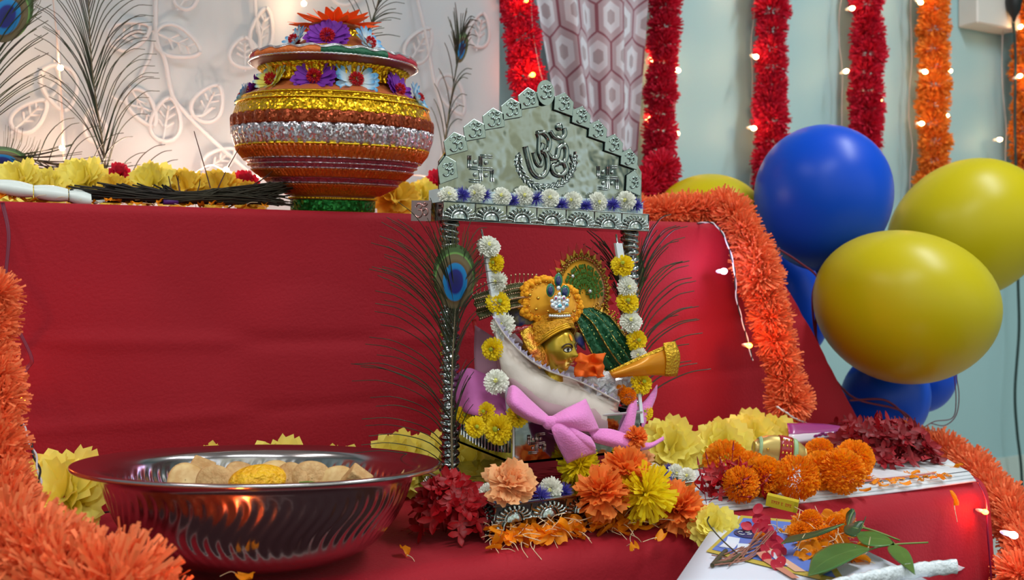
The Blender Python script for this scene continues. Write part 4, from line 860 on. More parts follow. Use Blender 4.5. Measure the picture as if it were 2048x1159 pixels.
def face_pt(x, z, lift=.0):
    """a spot on the front of the face"""
    y = math.sqrt(max(0, 1 - x * x - z * z)); f = -.07 * g3((abs(x), z), (.34, .04), (.17, .09)) + .05 * g3((abs(x), z), (.38, .22), (.25, .07))
    return HM @ Vector((x * .80 * S, (y * .92 + f * 1.1 + lift) * S, z * 1.08 * S))
for sgn in (1, -1):
    def E(u, v, l): return face_pt(sgn * (.36 + u), .04 + v, l)
    m = MB(); rr = []
    for kk in range(5):
        t = kk / 4; rr.append([E(.21 * (1 - t * .98) * math.cos(a), (.085 * (1 - t * .98)) * math.sin(a) * (1 - .25 * math.cos(a)), .020 + .03 * math.sin(t * 1.57)) for a in [2 * math.pi * j / 28 for j in range(28)]])
    m.grid(rr, True); m.build('eye', mat('eye_white', (236, 232, 220), .25), head)
    m = MB(); rr = [[E(.078 * q * math.cos(a) - .015, .078 * q * math.sin(a), .052 + .012 * (1 - q)) for a in [2 * math.pi * j / 20 for j in range(20)]] for q in (1, .6, .05)]
    m.grid(rr, True); m.build('iris', mat('black_enamel', (16, 12, 14), .2), head)
    m = MB(); m.tube([E(.23 * math.cos(a), .10 * math.sin(a), .03) for a in [math.pi * j / 16 for j in range(-1, 18)]], .0006, 5); m.tube([E(.22 * math.cos(a), -.085 * math.sin(a), .03) for a in [math.pi * j / 14 for j in range(15)]], .0004, 5)
    m.tube([E(.28 * math.cos(a) + .02, .07 + .17 * math.sin(a), .035) for a in [math.pi * j / 14 for j in range(15)]], .0009, 5); m.build('eye_outline', mat('brown_paint_line', (60, 34, 16), .5), head)
m = MB(); m.tube([face_pt(x, -.53 - .012 * math.cos(x * 9), .12 - abs(x) * .15) for x in [-.18 + .03 * i for i in range(13)]], .0011, 6); m.build('lips', mat('lip_paint', (150, 84, 50), .45), head)
m = MB(); rr = [[face_pt(.05 + .10 * q * math.cos(a), .50 + .13 * q * math.sin(a), .03) for a in [2 * math.pi * j / 16 for j in range(16)]] for q in (1, .05)]; m.grid(rr, True); m.build('forehead_mark', mat('orange_paste', (246, 148, 10), .8), head)
# turban
TM = HM @ Matrix.Translation((0, -.36 * S, .40 * S)) @ Matrix.Rotation(R(44), 4, 'X'); m = MB(); rows = []
for i in range(40):
    t = i / 39; ph = t * math.pi * .56; row = []
    for j in range(72):
        th = 2 * math.pi * j / 72; r = math.sin(ph) * 1.22; z = math.cos(ph) * 1.15; b_ = 1 + .05 * math.sin(th * 9 + ph * 16) * math.sin(ph * 9) + .03 * noise.noise(Vector((math.cos(th) * 6, math.sin(th) * 6, z * 6)))
        row.append(TM @ Vector((r * b_ * S * .93 * math.sin(th), r * b_ * S * math.cos(th), z * b_ * S * .9)))
    rows.append(row)
m.grid(rows, True); turb = m.build('turban', M_turb, deity)
rd = random.Random(8); m = MB()
for i in range(260):
    ph = rd.uniform(.15, 1.62); th = rd.uniform(0, 6.28); c_ = TM @ Vector((math.sin(ph) * 1.16 * S * .93 * math.sin(th), math.sin(ph) * 1.16 * S * math.cos(th), math.cos(ph) * S * .95)); m.ball(c_, S * rd.uniform(.05, .09), 7, 5)
m.build('turban_knots', M_turb, turb)
m = MB()
for q in (0, .09, .18):
    m.tube([TM @ Vector((1.16 * S * .93 * math.sin(a), 1.18 * S * math.cos(a), (-.12 - q - .05 * math.cos(a)) * S)) for a in [2 * math.pi * j / 60 for j in range(61)]], .0014, 6)
m.tube([TM @ Vector((.72 * S * math.cos(a) - .05 * S, (1.05 + .1 * math.sin(a)) * S * (.9 if math.sin(a) < 0 else .78), (.10 + .62 * math.sin(a)) * S)) for a in [math.pi * j / 30 for j in range(31)]], .0014, 6)
m.build('gold_cord', mat('gold_cord', (206, 156, 40), .35, .8), turb)
# fanned turban crest with rolled border, traced
crest = [(1046, 596), (1052, 574), (1072, 558), (1094, 556), (1112, 566), (1128, 572), (1146, 580), (1156, 600), (1160, 622), (1146, 640), (1118, 644), (1090, 640), (1062, 634), (1046, 622)]
YCR = .972; m = MB(); pts = spl([PY(x, y, YCR + .004) for x, y in crest + crest[:1]], 5)[:-1]; cc = PY(1104, 606, YCR - .006)
rr = [[cc + (p - cc) * q + Vector((0, -.004 * (1 - q * q), 0)) for p in pts] for q in (.03, .4, .75, 1.0)]; rr.append([p + Vector((0, .006, 0)) for p in pts]); rr.append([cc + (p - cc) * .05 + Vector((0, .016, 0)) for p in pts]); m.grid(rr, True); cre_ = m.build('turban_crest', M_tyel, deity)
m = MB(); rd = random.Random(3)
for p in pts:
    for _ in range(4): m.ball(cc + (p - cc) * rd.uniform(.9, 1.06) + Vector((0, rd.uniform(-.004, .004), 0)), rd.uniform(.0022, .0036), 8, 6)
m.build('ruffled_border', mat('yellow_wool', (238, 160, 14), .85), cre_)
m = MB()
for x, y in ((1076, 596), (1112, 590), (1148, 622), (1072, 618), (1096, 622), (1060, 590), (1138, 592)): m.ball(PY(x, y, YCR - .010), .0021, 10, 6)
for i in range(26): p = pts[int(i / 26 * len(pts))]; m.ball(cc + (p - cc) * .84 + Vector((0, -.005, 0)), .0012, 7, 5)
m.build('gold_beads', mat('gold_bead', (220, 170, 70), .2, 1.0), cre_)
# jewel
jw = lambda x, y, d_=0: PY(x, y, YCR - .014 - d_)
M_je = mat('enamel_green', (22, 110, 74), .2, coat=.6); M_jb = mat('enamel_navy', (28, 40, 96), .15, coat=.8)
m = MB()
for x, y, a, b, r in ((1117, 560, 8.5, 13, -8), (1101, 580, 8.5, 12, 10), (1130, 582, 9.5, 11, -12)): m.ball(jw(x, y), kh * 10, 18, 10, (a / 9, .25, b / 9))
jo = m.build('peacock_jewel', M_je, deity); m = MB()
for x, y, a, b, r in ((1117, 561, 5.2, 8.5, 0), (1101, 581, 5.2, 8, 0), (1130, 583, 6, 7.5, 0)): m.ball(jw(x, y, .0018), kh * 10, 16, 8, (a / 9, .2, b / 9))
m.ball(jw(1118, 577, .002), kh * 3, 10, 6, (1, .6, 1.3)); m.build('jewel_eye', M_jb, jo); m = MB()
for x, y, r in ((1117, 576, 5), (1112, 596, 6), (1127, 596, 6), (1106, 610, 6), (1119, 604, 5), (1133, 609, 6), (1112, 615, 5.5), (1126, 616, 5.5), (1119, 611, 6.5), (1119, 621, 4), (1104, 602, 4.5), (1135, 601, 4.5), (1119, 596, 5), (1111, 605, 5), (1128, 605, 5), (1119, 617, 5), (1119, 588, 4.5)): m.ball(jw(x, y, .0015), kh * r, 8, 5, (1, .6, 1))
for i in range(9): m.ball(jw(1100 + i * 4.8, 632 - abs(i - 4) * .25, .001), kh * 3.3, 7, 5)
m.build('crystals', M_stone, jo); m = MB()
for x, y in ((1112, 596), (1128, 596)): m.ball(jw(x, y, .004), kh * 2.4, 8, 6)
m.build('ruby', mat('ruby_pink', (170, 30, 110), .1, coat=1), jo); m = MB()
m.ball(jw(1120, 611, .005), kh * 4, 8, 6); m.ball(jw(1134, 609, .004), kh * 2.6, 8, 6); m.build('blue_crystal', mat('ice_blue', (90, 190, 215), .08, coat=1), jo)
m = MB(); m.tube([jw(1094, 627), jw(1143, 626)], .0011, 6); m.tube([jw(1094, 638), jw(1143, 637)], .0011, 6); m.build('gold_bar', mat('gold_bead', (220, 170, 70), .2, 1.0), jo)
# halo fan behind
YH = 1.02; hc = PY(1163, 585, YH); hr = 61 * D(1163, YH) / F; HMm = Matrix.Translation(hc) @ Matrix.Rotation(R(8), 4, 'Z')
def hx(r, a, y=0, e=1.10): return HMm @ Vector((r * math.cos(a), y, r * e * math.sin(a)))
halo = thing('halo_fan', 'round yellow and green fan with beaded rim and red zigzag edge behind the deity', 'fan', PY(1165, 650, YH))
A = [2 * math.pi * j / 64 for j in range(64)]
m = MB(); m.grid([[hx(hr * q, a, -.002 * (1 - q)) for a in A] for q in (.02, .5, 1.0)] + [[hx(hr, a, .004) for a in A], [hx(hr * .02, a, .004) for a in A]], True); m.build('yellow_disc', M_tyel, halo)
m = MB(); rd = random.Random(2)
for q in (1.0, 1.08):
    for a in A: m.ball(hx(hr * q, a + q, -.002), .0017, 7, 5)
for a in A[::2]: m.ball(hx(hr * 1.14, a, 0), .0026, 7, 5)
m.build('beaded_rim', M_zari, halo)
m = MB()
for i in range(26):
    a = 2 * math.pi * i / 26; m.poly([hx(hr * 1.12, a + .14, .001), hx(hr * 1.12, a - .14, .001), hx(hr * 1.50, a, .001)], .001)
m.build('red_zigzag_edge', mat('red_satin', (196, 22, 30), .5), halo, smooth=False)
m = MB()
for i in range(26):
    a = 2 * math.pi * (i + .5) / 26; m.poly([hx(hr * 1.10, a + .10, .0), hx(hr * 1.10, a - .10, .0), hx(hr * 1.32, a, .0)], .001)
m.build('yellow_zigzag_edge', mat('yellow_satin', (214, 160, 30), .5), halo, smooth=False)
m = MB()
for k in range(9):
    a0 = R(-20 + k * 26); pth = [hx(hr * (.12 + .74 * t), a0 + .5 * t, -.0035) for t in (0, .33, .66, 1)]; m.tube(pth, .0010, 5)
    for t in (.3, .5, .7, .9):
        for sgn in (-1, 1): c_ = hx(hr * (.12 + .74 * t), a0 + .5 * t + sgn * .16, -.004); m.ball(c_, .0024, 8, 5, (1, .3, 1.3))
m.build('green_leaf_embroidery', mat('leaf_thread', (66, 112, 26), .6, bump=.5, bscale=300), halo)
m = MB()
for x, y in ((1145, 552), (1180, 582), (1150, 610), (1165, 618), (1178, 640)): m.ball(PY(x, y, YH - .006), .0026, 8, 6)
m.build('crystals', M_stone, halo)
# brocades
def gar(x0, y0): pass
broc = thing('green_brocade_shawl', 'dark green brocade shawl with gold sequins falling from behind the turban to the right rod', 'shawl', PY(1215, 700, 1.0))
def folds(rows, n, amp):
    g = loft([[PY(*p) for p in r] for r in rows], 10, 8); out = []
    for i, r in enumerate(g): out.append([p + Vector((0, amp * math.sin(2 * math.pi * n * i / (len(g) - 1)), 0)) for p in r])
    return out
gr = folds([[(1146, 632, .99), (1160, 660, .985), (1180, 700, .98), (1200, 735, .985), (1230, 748, .99)], [(1165, 618, 1.0), (1195, 640, .985), (1222, 680, .978), (1248, 715, .98), (1262, 735, .985)], [(1185, 615, 1.015), (1215, 630, 1.0), (1240, 660, .99), (1262, 690, .988), (1272, 720, .99)]], 5, .0045)
m = MB(); m.grid(gr); solid(m.build('shawl_cloth', M_grn, broc), .0015)
m = MB()
for i in range(0, len(gr), 5): m.tube([p + Vector((0, -.002, 0)) for p in gr[i]], .0011, 5)
m.build('gold_stripes', M_zari, broc)
m = MB(); rd = random.Random(6)
for _ in range(110): i = rd.randrange(len(gr)); j = rd.randrange(len(gr[0])); m.ball(gr[i][j] + Vector((0, -.004, 0)), rd.uniform(.0006, .0014), 6, 4)
m.build('sequins', mat('green_gold_sequin', (150, 176, 110), .15, .9), broc)
m = MB()
for t in range(70):
    r_ = gr[-1]; p = r_[int(t / 70 * (len(r_) - 1))]; q_ = p + Vector((rd.uniform(.000, .008), rd.uniform(-.003, .003), rd.uniform(.001, .009))); m.tube([p, q_], .0007, 4); m.ball(q_, .0012, 6, 4)
m.build('gold_fringe', mat('gold_bead', (220, 170, 70), .2, 1.0), broc)
sb_ = thing('beaded_brocade_band', 'olive green brocade band with pearl and copper beads, left of the yellow turban crest', 'cloth', PY(1015, 640, .99))
gr = folds([[(945, 590, 1.0), (985, 578, .995), (1030, 566, .99), (1072, 566, .985)], [(950, 612, .995), (990, 602, .985), (1030, 592, .98), (1060, 590, .98)], [(958, 640, .995), (1000, 624, .985), (1030, 616, .98), (1056, 612, .98)]], 3, .003)
m = MB(); m.grid(gr); solid(m.build('band_cloth', mat('olive_brocade', (84, 84, 50), .5, .3, bump=.8, bscale=300, btype='VORONOI'), sb_), .0015)
m = MB()
for i in range(0, len(gr), 3):
    for j in range(0, len(gr[0]), 1): m.ball(gr[i][j] + Vector((0, -.003, 0)), .0013 if (i // 3) % 2 else .0009, 6, 4)
m.build('pearl_beads', mat('copper_pearl', (196, 160, 130), .2, .7), sb_)
m = MB(); r_ = gr[0]
for j in range(0, len(r_), 2): p = r_[j]; m.tube([p, p + Vector((0, -.001, .009))], .0005, 4); m.ball(p + Vector((0, -.001, .010)), .0014, 6, 5)
m.build('bead_fringe', mat('copper_pearl', (196, 160, 130), .2, .7), sb_)
bl_ = thing('blue_cushion', 'royal blue patterned cushion with a red beaded edge behind the turban', 'cushion', PY(1030, 660, 1.0))
sheet('cushion_cover', [[(1010, 622, 1.0), (1040, 618, .985), (1064, 628, .985)], [(1012, 642, .995), (1040, 640, .98), (1070, 650, .98)], [(1018, 662, .995), (1045, 662, .985), (1076, 668, .985)]], mat('royal_blue', (30, 30, 96), .6, c2=(120, 112, 60), nscale=70), bl_, .004)
m = MB()
for i in range(9): m.ball(PY(1020 + i * 5, 662 - i * 1.0, .974), .0036 if i % 3 else .0046, 10, 7)
m.build('red_beads', mat('garnet', (140, 14, 30), .12, coat=1), bl_)
sheet('blue_corner', [[(1146, 668, .99), (1154, 664, .985), (1166, 672, .985)], [(1146, 690, .99), (1156, 688, .982), (1170, 700, .985)]], mat('royal_blue', (30, 30, 96), .6), bl_, .003)
# ribbons
M_org = mat('gold_organza', (238, 164, 22), .35, .25, trans=.35, alpha=.86, coat=.4); M_org2 = mat('gold_zari_border', (214, 166, 40), .3, .7, bump=.5, bscale=300)
rb1 = thing('gold_ribbon', 'golden organza ribbon end with a zari border sticking out to the right of the swing', 'ribbon', PY(1300, 730, .96))
sheet('organza', [[(1218, 742, .97), (1260, 722, .962), (1300, 704, .955), (1334, 690, .955)], [(1222, 750, .965), (1262, 738, .955), (1304, 726, .948), (1342, 716, .950)], [(1226, 756, .97), (1264, 752, .96), (1306, 750, .952), (1340, 752, .955)]], M_org, rb1, .0006, amp=.002)
sheet('zari_border', [[(1326, 686, .953), (1336, 684, .952), (1350, 682, .953)], [(1332, 716, .948), (1344, 714, .947), (1360, 712, .950)], [(1330, 752, .953), (1342, 752, .952), (1354, 752, .955)]], M_org2, rb1, .001)
sheet('ribbon_edge', [[(1218, 742, .969), (1260, 721, .961), (1300, 703, .954), (1330, 690, .954)], [(1219, 745, .968), (1260, 727, .960), (1300, 710, .953), (1331, 698, .953)]], M_org2, rb1, .001)
rb2 = thing('gold_ribbon', 'shiny gold and orange ribbon laid over the bolster beside the cheek of the deity', 'ribbon', PY(1070, 700, .96))
sheet('ribbon_band', [[(1040, 664, .972), (1050, 656, .970), (1062, 650, .972)], [(1052, 690, .965), (1062, 682, .962), (1074, 676, .966)], [(1064, 714, .960), (1076, 708, .957), (1090, 700, .962)], [(1078, 738, .962), (1090, 734, .960), (1103, 726, .964)]], mat('gold_lame', (226, 176, 60), .25, .8, c2=(226, 118, 60), nscale=60, bump=.4, bscale=200), rb2, .001, amp=.002)
oc = thing('orange_cloth', 'crumpled bright orange cloth beside the face of the deity', 'cloth', PY(1170, 745, .965))
rd = random.Random(12); rows = []
for i in range(6): rows.append([(1153 + j * 11 + rd.uniform(-5, 5), 706 + i * 9 + abs(j - 3) * 1.5 + rd.uniform(-4, 4), .962 + rd.uniform(-.010, .006)) for j in range(6)])
sheet('cloth_folds', rows, mat('orange_chiffon', (250, 112, 10), .7, trans=.3), oc, .0012, 5, 5)
wt = thing('white_cotton', 'puff of white cotton under the orange cloth', 'cotton', PY(1190, 765, .975)); m = MB()
for i in range(9): m.ball(PY(1178 + (i % 5) * 9, 748 + (i // 5) * 14 + rd.uniform(-5, 5), .978), .008, 12, 8, (1.2, 1, .8))
m.build('cotton_puff', mat('cotton', (226, 224, 226), .95, bump=.8, bscale=180), wt)
# ================================================================== PEACOCK FEATHERS
M_barb = mat('dark_feather_barb', (46, 36, 26), .4, .25, c2=(48, 62, 36), nscale=30); M_rach = mat('feather_shaft', (120, 104, 80), .45)
def eye_mat():
    m = bpy.data.materials.new('feather_eye'); m.use_nodes = True; nt = m.node_tree; N = nt.nodes; L = nt.links; b = N['Principled BSDF']; b.inputs['Roughness'].default_value = .35; b.inputs['Metallic'].default_value = .35
    uv = N.new('ShaderNodeUVMap'); mp = N.new('ShaderNodeMapping'); mp.inputs['Location'].default_value = (-.5, -.40, 0); L.new(uv.outputs[0], mp.inputs[0]); sp = N.new('ShaderNodeVectorMath'); sp.operation = 'LENGTH'; L.new(mp.outputs[0], sp.inputs[0])
    cr = N.new('ShaderNodeValToRGB'); cr.color_ramp.interpolation = 'LINEAR'; e = cr.color_ramp.elements; L.new(sp.outputs['Value'], cr.inputs[0])
    e[0].position = 0; e[0].color = lin((14, 12, 82)); e[1].position = .17; e[1].color = lin((16, 20, 110))
    for p, c in ((.205, (0, 104, 168)), (.275, (0, 116, 176)), (.30, (92, 66, 34)), (.36, (104, 88, 62)), (.43, (96, 84, 58)), (.45, (104, 150, 72)), (.48, (58, 82, 40))): x = e.new(p); x.color = lin(c)
    L.new(cr.outputs[0], b.inputs['Base Color']); return m
M_eye = eye_mat()
def feather(label, stem, Y, barbs, eye=None, seed=0, r=.00062, slope=0.0, group=None, tuft=True):
    """stem: traced points; barbs: (t0, t1, n, side, dx, dy, curl, jitter) with end offset in pixels"""
    rd = random.Random(seed); pth = spl([PY(x, y, Y) for x, y in stem], 12); t = thing('peacock_feather', label, 'feather', pth[0], group)
    m = MB(); m.tube(pth, .0016, 6, .0007); m.build('shaft', M_rach, t); m = MB()
    k = D(stem[0][0], Y) / F
    for t0, t1, n, dx0, dy0, dx1, dy1, curl in barbs:
        for i in range(n):
            q = (i + rd.uniform(-.4, .4)) / max(1, n - 1); q = min(1, max(0, q)); u = t0 + (t1 - t0) * q; p = pth[min(len(pth) - 1, int(u * (len(pth) - 1)))]
            s_ = rd.uniform(.82, 1.1); dx = (dx0 + (dx1 - dx0) * q) * s_; dy = (dy0 + (dy1 - dy0) * q) * s_ + rd.uniform(-10, 10); dep = rd.uniform(-.022, .012)
            P = lambda a, b_, d_: p + Vector((a * k * 1.05, d_, -b_ * k))
            c1 = P(dx * .28, dy * (.28 + curl), dep * .3); c2 = P(dx * .68, dy * (.68 + curl * .8), dep * .7); e = P(dx, dy, dep)
            m.tube(spl([p, c1, c2, e], 4), r * rd.uniform(1.0, 1.5), 4, r * .7, cap=False)
    m.build('barbs', M_barb, t)
    if eye:
        ex, ey, ew, eh, rot = eye; c = PY(ex, ey, Y - .004); m = MB(); M = Matrix.Translation(c) @ Matrix.Rotation(R(rot), 4, 'Y'); rows = []
        for i in range(9):
            q = i / 8; rows.append([M @ Vector((ew * k * q * math.cos(a), .003 * q * q, eh * k * q * math.sin(a) * (1.15 if math.sin(a) < 0 else 1) * (1 - .16 * math.sin(a) * abs(math.cos(a)) * 0))) for a in [2 * math.pi * j / 48 for j in range(48)]])
        n0 = len(m.v); A2 = [2 * math.pi * j / 48 for j in range(49)]
        for i in range(9): m.v += rows[i]
        for i in range(8):
            for j in range(48):
                k2 = (j + 1) % 48; U = lambda ii, jj: (.5 + .5 * ii / 8 * math.cos(A2[jj]), .5 + .5 * ii / 8 * math.sin(A2[jj]))
                m.face((i * 48 + j, i * 48 + k2, (i + 1) * 48 + k2, (i + 1) * 48 + j), (U(i, j), U(i, j + 1), U(i + 1, j + 1), U(i + 1, j)))
        m.build('eye_patch', M_eye, t)
        if tuft:
            m = MB()
            for i in range(110):
                a = R(rd.uniform(-70, 250)); s0 = M @ Vector((ew * k * .9 * math.cos(a), .002, eh * k * .9 * math.sin(a))); o_ = Vector((math.cos(a) * .6, rd.uniform(-.2, .2), math.sin(a) * .5 + .9)).normalized(); ln = rd.uniform(.5, 1.15) * ew * k
                m.tube([s0, s0 + o_ * ln * .5 + Vector((math.cos(a) * ln * .12, 0, 0)), s0 + o_ * ln], .00032, 3, .0002, cap=False)
            m.build('loose_tuft', mat('green_brown_barb', (84, 86, 50), .4, .3), t)
    return t
feather('peacock feather with a deep blue eye tied to the left post of the swing', [(905, 962), (903, 860), (904, 740), (908, 660), (911, 600)], .985,
        [(.02, .30, 9, -190, -80, -185, -110, .35), (.30, .72, 16, -180, -110, -150, -190, .28), (.60, .96, 16, -155, -150, -120, -200, .22), (.86, 1.0, 8, -60, -170, -50, -190, .12), (.10, .95, 22, 30, -120, 60, -110, .2), (.80, 1.0, 10, 90, -60, 60, -170, .35)],
        (911, 548, 46, 60, 0), 1, .00055)
feather('peacock feather with a dark eye standing behind the right post of the swing', [(1268, 830), (1266, 740), (1262, 660), (1262, 590)], 1.045,
        [(.0, .40, 7, 150, -70, 140, -110, .3), (.30, .98, 16, 150, -110, 110, -190, .3), (.70, 1.0, 9, 60, -140, 40, -180, .2), (.30, 1.0, 18, -40, -150, -85, -130, .15), (.80, 1.0, 8, -110, -110, -80, -130, .2)],
        (1263, 542, 34, 50, 0), 2, .0009)
g_ = 'peacock feathers in front of the sheer curtain'
feather('upright peacock feather with long dark barbs between the left edge and the pot', [(214, 362), (206, 290), (192, 200), (182, 110), (178, 20), (176, -60)], 1.62,
        [(.05, .5, 15, -120, -170, -90, -190, .25), (.5, .95, 13, -80, -190, -60, -190, .18), (.05, .5, 15, 90, -150, 100, -150, .35), (.45, .95, 14, 100, -130, 60, -150, .3)], None, 3, .0007, group=g_)
feather('peacock feather cut by the left edge, its barbs sweeping down from a green eye', [(-60, 300), (-40, 220), (-22, 120), (-4, 40), (12, -40)], 1.56,
        [(.0, .6, 22, 120, -130, 100, -170, .15), (.5, 1.0, 14, 90, -150, 70, -120, .1)], (18, 20, 42, 60, 20), 4, .0008, group=g_)
feather('peacock feather lying flat behind the yellow carnations at the left', [(-30, 300), (60, 318), (150, 338), (260, 356), (330, 368)], 1.60,
        [(.0, .9, 24, 150, -30, 110, 18, -.5), (.0, .9, 22, 120, 30, 90, 36, .3), (.3, .9, 10, 60, -90, 60, -60, .3)], (4, 318, 46, 26, 0), 5, .0007, group=g_)
feather('small peacock feather standing right of the pot in front of the curtain', [(884, 345), (890, 280), (900, 210), (912, 140), (920, 100)], 1.70,
        [(.1, .9, 7, -30, -90, -20, -80, .2), (.2, .95, 12, 44, -70, 40, -90, .4), (.8, 1.0, 14, 30, -70, 6, -90, .1), (.8, 1.0, 12, -16, -70, -16, -90, .1)], (925, 92, 13, 30, 12), 6, .0010, group=g_, tuft=False)
feather('peacock feather rising behind the top of the pot', [(690, 130), (720, 90), (745, 40), (762, -20)], 1.55,
        [(.1, .9, 12, 70, -70, 60, -90, .3), (.1, .9, 8, -50, -80, -40, -90, .2), (.0, .6, 7, 90, -30, 80, -60, .4)], None, 7, .0008, group=g_)
# the dark twig broom
br = thing('twig_broom', 'bundle of dark dry twigs lying on the shelf edge left of the pot', 'broom', PY(400, 402, 1.29)); rd = random.Random(21)
for part, n in (('twig_bundle', 170), ('brush_end', 140)):
    m = MB()
    for i in range(n):
        y_ = 1.285 + rd.uniform(-.022, .03); z0 = rd.uniform(390, 408)
        if part == 'twig_bundle':
            a = PY(rd.uniform(135, 330), z0 - rd.uniform(0, 28), y_); b_ = PY(rd.uniform(330, 390), rd.uniform(384, 406), y_); c_ = PY(rd.uniform(420, 540), rd.uniform(376, 408), y_)
        else:
            a = PY(rd.uniform(330, 400), rd.uniform(394, 406), y_); b_ = PY(rd.uniform(430, 500), rd.uniform(376, 408), y_); c_ = PY(rd.uniform(530, 588), rd.uniform(362, 412), y_ - .004)
        for p in (a, b_, c_): p.z = max(p.z, ZS + .0015)
        m.tube(spl([a, b_, c_], 4), .0011, 4, .0007, cap=False)
    m.build(part, mat('dry_twig', (34, 26, 22), .8, c2=(50, 44, 28), nscale=12), br)
m = MB()
for pts in ([(421, 376, 1.29), (408, 330, 1.29), (388, 262, 1.29)], [(433, 382, 1.29), (452, 342, 1.29), (478, 296, 1.29)], [(346, 392, 1.28), (340, 366, 1.28), (337, 352, 1.28)], [(360, 390, 1.28), (356, 362, 1.28), (352, 350, 1.28)], [(362, 390, 1.28), (357, 368, 1.28), (356, 352, 1.28)], [(392, 390, 1.28), (399, 370, 1.28), (400, 358, 1.28)], [(470, 392, 1.28), (500, 372, 1.28), (540, 350, 1.27)], [(480, 388, 1.28), (520, 362, 1.28), (545, 342, 1.27)]):
    m.tube([PY(*p) for p in pts], .0009, 4, .0005)
m.build('straw', mat('brown_straw', (84, 44, 34), .6), br)
m = MB(); m.tube([PY(x, 402, 1.268) for x in (326, 340, 356)], .0045, 10); m.build('purple_tie', mat('purple_tape', (86, 40, 120), .4), br)
rp_ = thing('bead_rope', 'thick white rope of long beads lying on the shelf edge at the left', 'rope', PY(100, 400, 1.275))
pl = [(-8, 374), (66, 384), (68, 385), (136, 392), (138, 393), (182, 402)]
for i in range(3):
    m = MB(); a = PY(*pl[2 * i], 1.272); b_ = PY(*pl[2 * i + 1], 1.268); n_ = 10
    for q in range(3):
        off = Vector((0, (q - 1) * .006, (.003 if q == 1 else 0))); pts = [a + (b_ - a) * (j / n_) + off for j in range(n_ + 1)]; rows = []
        for j, p in enumerate(pts):
            r_ = .0075 * (.75 + .35 * math.sin(math.pi * (j + .4) / (n_ + .8))); rows.append([p + Vector((0, r_ * math.cos(c), r_ * math.sin(c))) for c in [2 * math.pi * w_ / 12 for w_ in range(12)]])
        m.grid(rows, True)
    m.build('long_bead', mat('white_bead', (222, 230, 228), .35), rp_)
m = MB()
for i in range(14): p = PY(180 + rd.uniform(0, 36), 402 + rd.uniform(-4, 4), 1.27); m.tube([PY(178, 401, 1.27), p], .0006, 4)
m.build('tassel', mat('white_bead', (222, 230, 228), .35), rp_)
# ================================================================== STEEL BOWL AND SWEETS
BC = PZ(502, 1150, ZL); kB = (BC - Vector((0, 0, CZ))).dot(FW) / F * 1.0
BCc = Vector((BC.x, BC.y, ZL)) + Vector((SA, CA, 0)) * .030
kB = (BCc - Vector((0, 0, CZ))).dot(FW) / F
bowl = thing('steel_bowl', 'large stainless steel bowl with swirling fluted sides and a wide rim, full of sweets', 'bowl', BCc)
BM = Matrix.Translation(BCc + UP * .008) @ Matrix.Rotation(-AL, 4, 'Z') @ Matrix.Rotation(R(-5.2), 4, 'X') @ Matrix.Rotation(R(1.0), 4, 'Y')
Rr = .1755
prof = [(.001, .000), (.055, .000), (.085, .003), (.112, .016), (.130, .036), (.141, .056), (.148, .076), (.151, .084), (.158, .0895), (.170, .092), (.1755, .0905), (.1770, .0925), (.1755, .0945), (.168, .0940), (.156, .0915), (.149, .086), (.145, .076), (.138, .056), (.127, .037), (.109, .018), (.083, .006), (.050, .003), (.001, .003)]
P2 = spl([Vector((r, z, 0)) for r, z in prof], 5); pr = [(max(.0008, v.x), v.y) for v in P2]
def flute(t, i):
    z = pr[i][1]; w_ = max(0, min(1, (z - .012) / .012)) * max(0, min(1, (.080 - z) / .012)); return 1 + .0042 * w_ * math.sin(78 * (t + .055 * math.sin((z - .02) / .064 * 2 * math.pi)))
m = MB(); m.lathe(pr, 624, BM, flute); m.build('bowl_shell', mat('stainless_steel', (186, 180, 182), .17, 1.0), bowl)
M_sw = mat('milk_sweet', (206, 166, 112), .6, c2=(188, 142, 88), nscale=120, bump=.3, bscale=300); M_ban = mat('banana_slice', (222, 190, 132), .5, c2=(200, 156, 96), nscale=80)
def onb(px, py, h):    # spot inside the bowl, h above its floor
    q = BM.inverted(); 
    o = Vector((0, 0, CZ)); d = PD(px, py, 1.0) - o; a = q @ o; b = (q.to_3x3() @ d); t = (h - a.z) / b.z; return BM @ (a + b * t)
sweet_g = 'sweets heaped in the steel bowl'
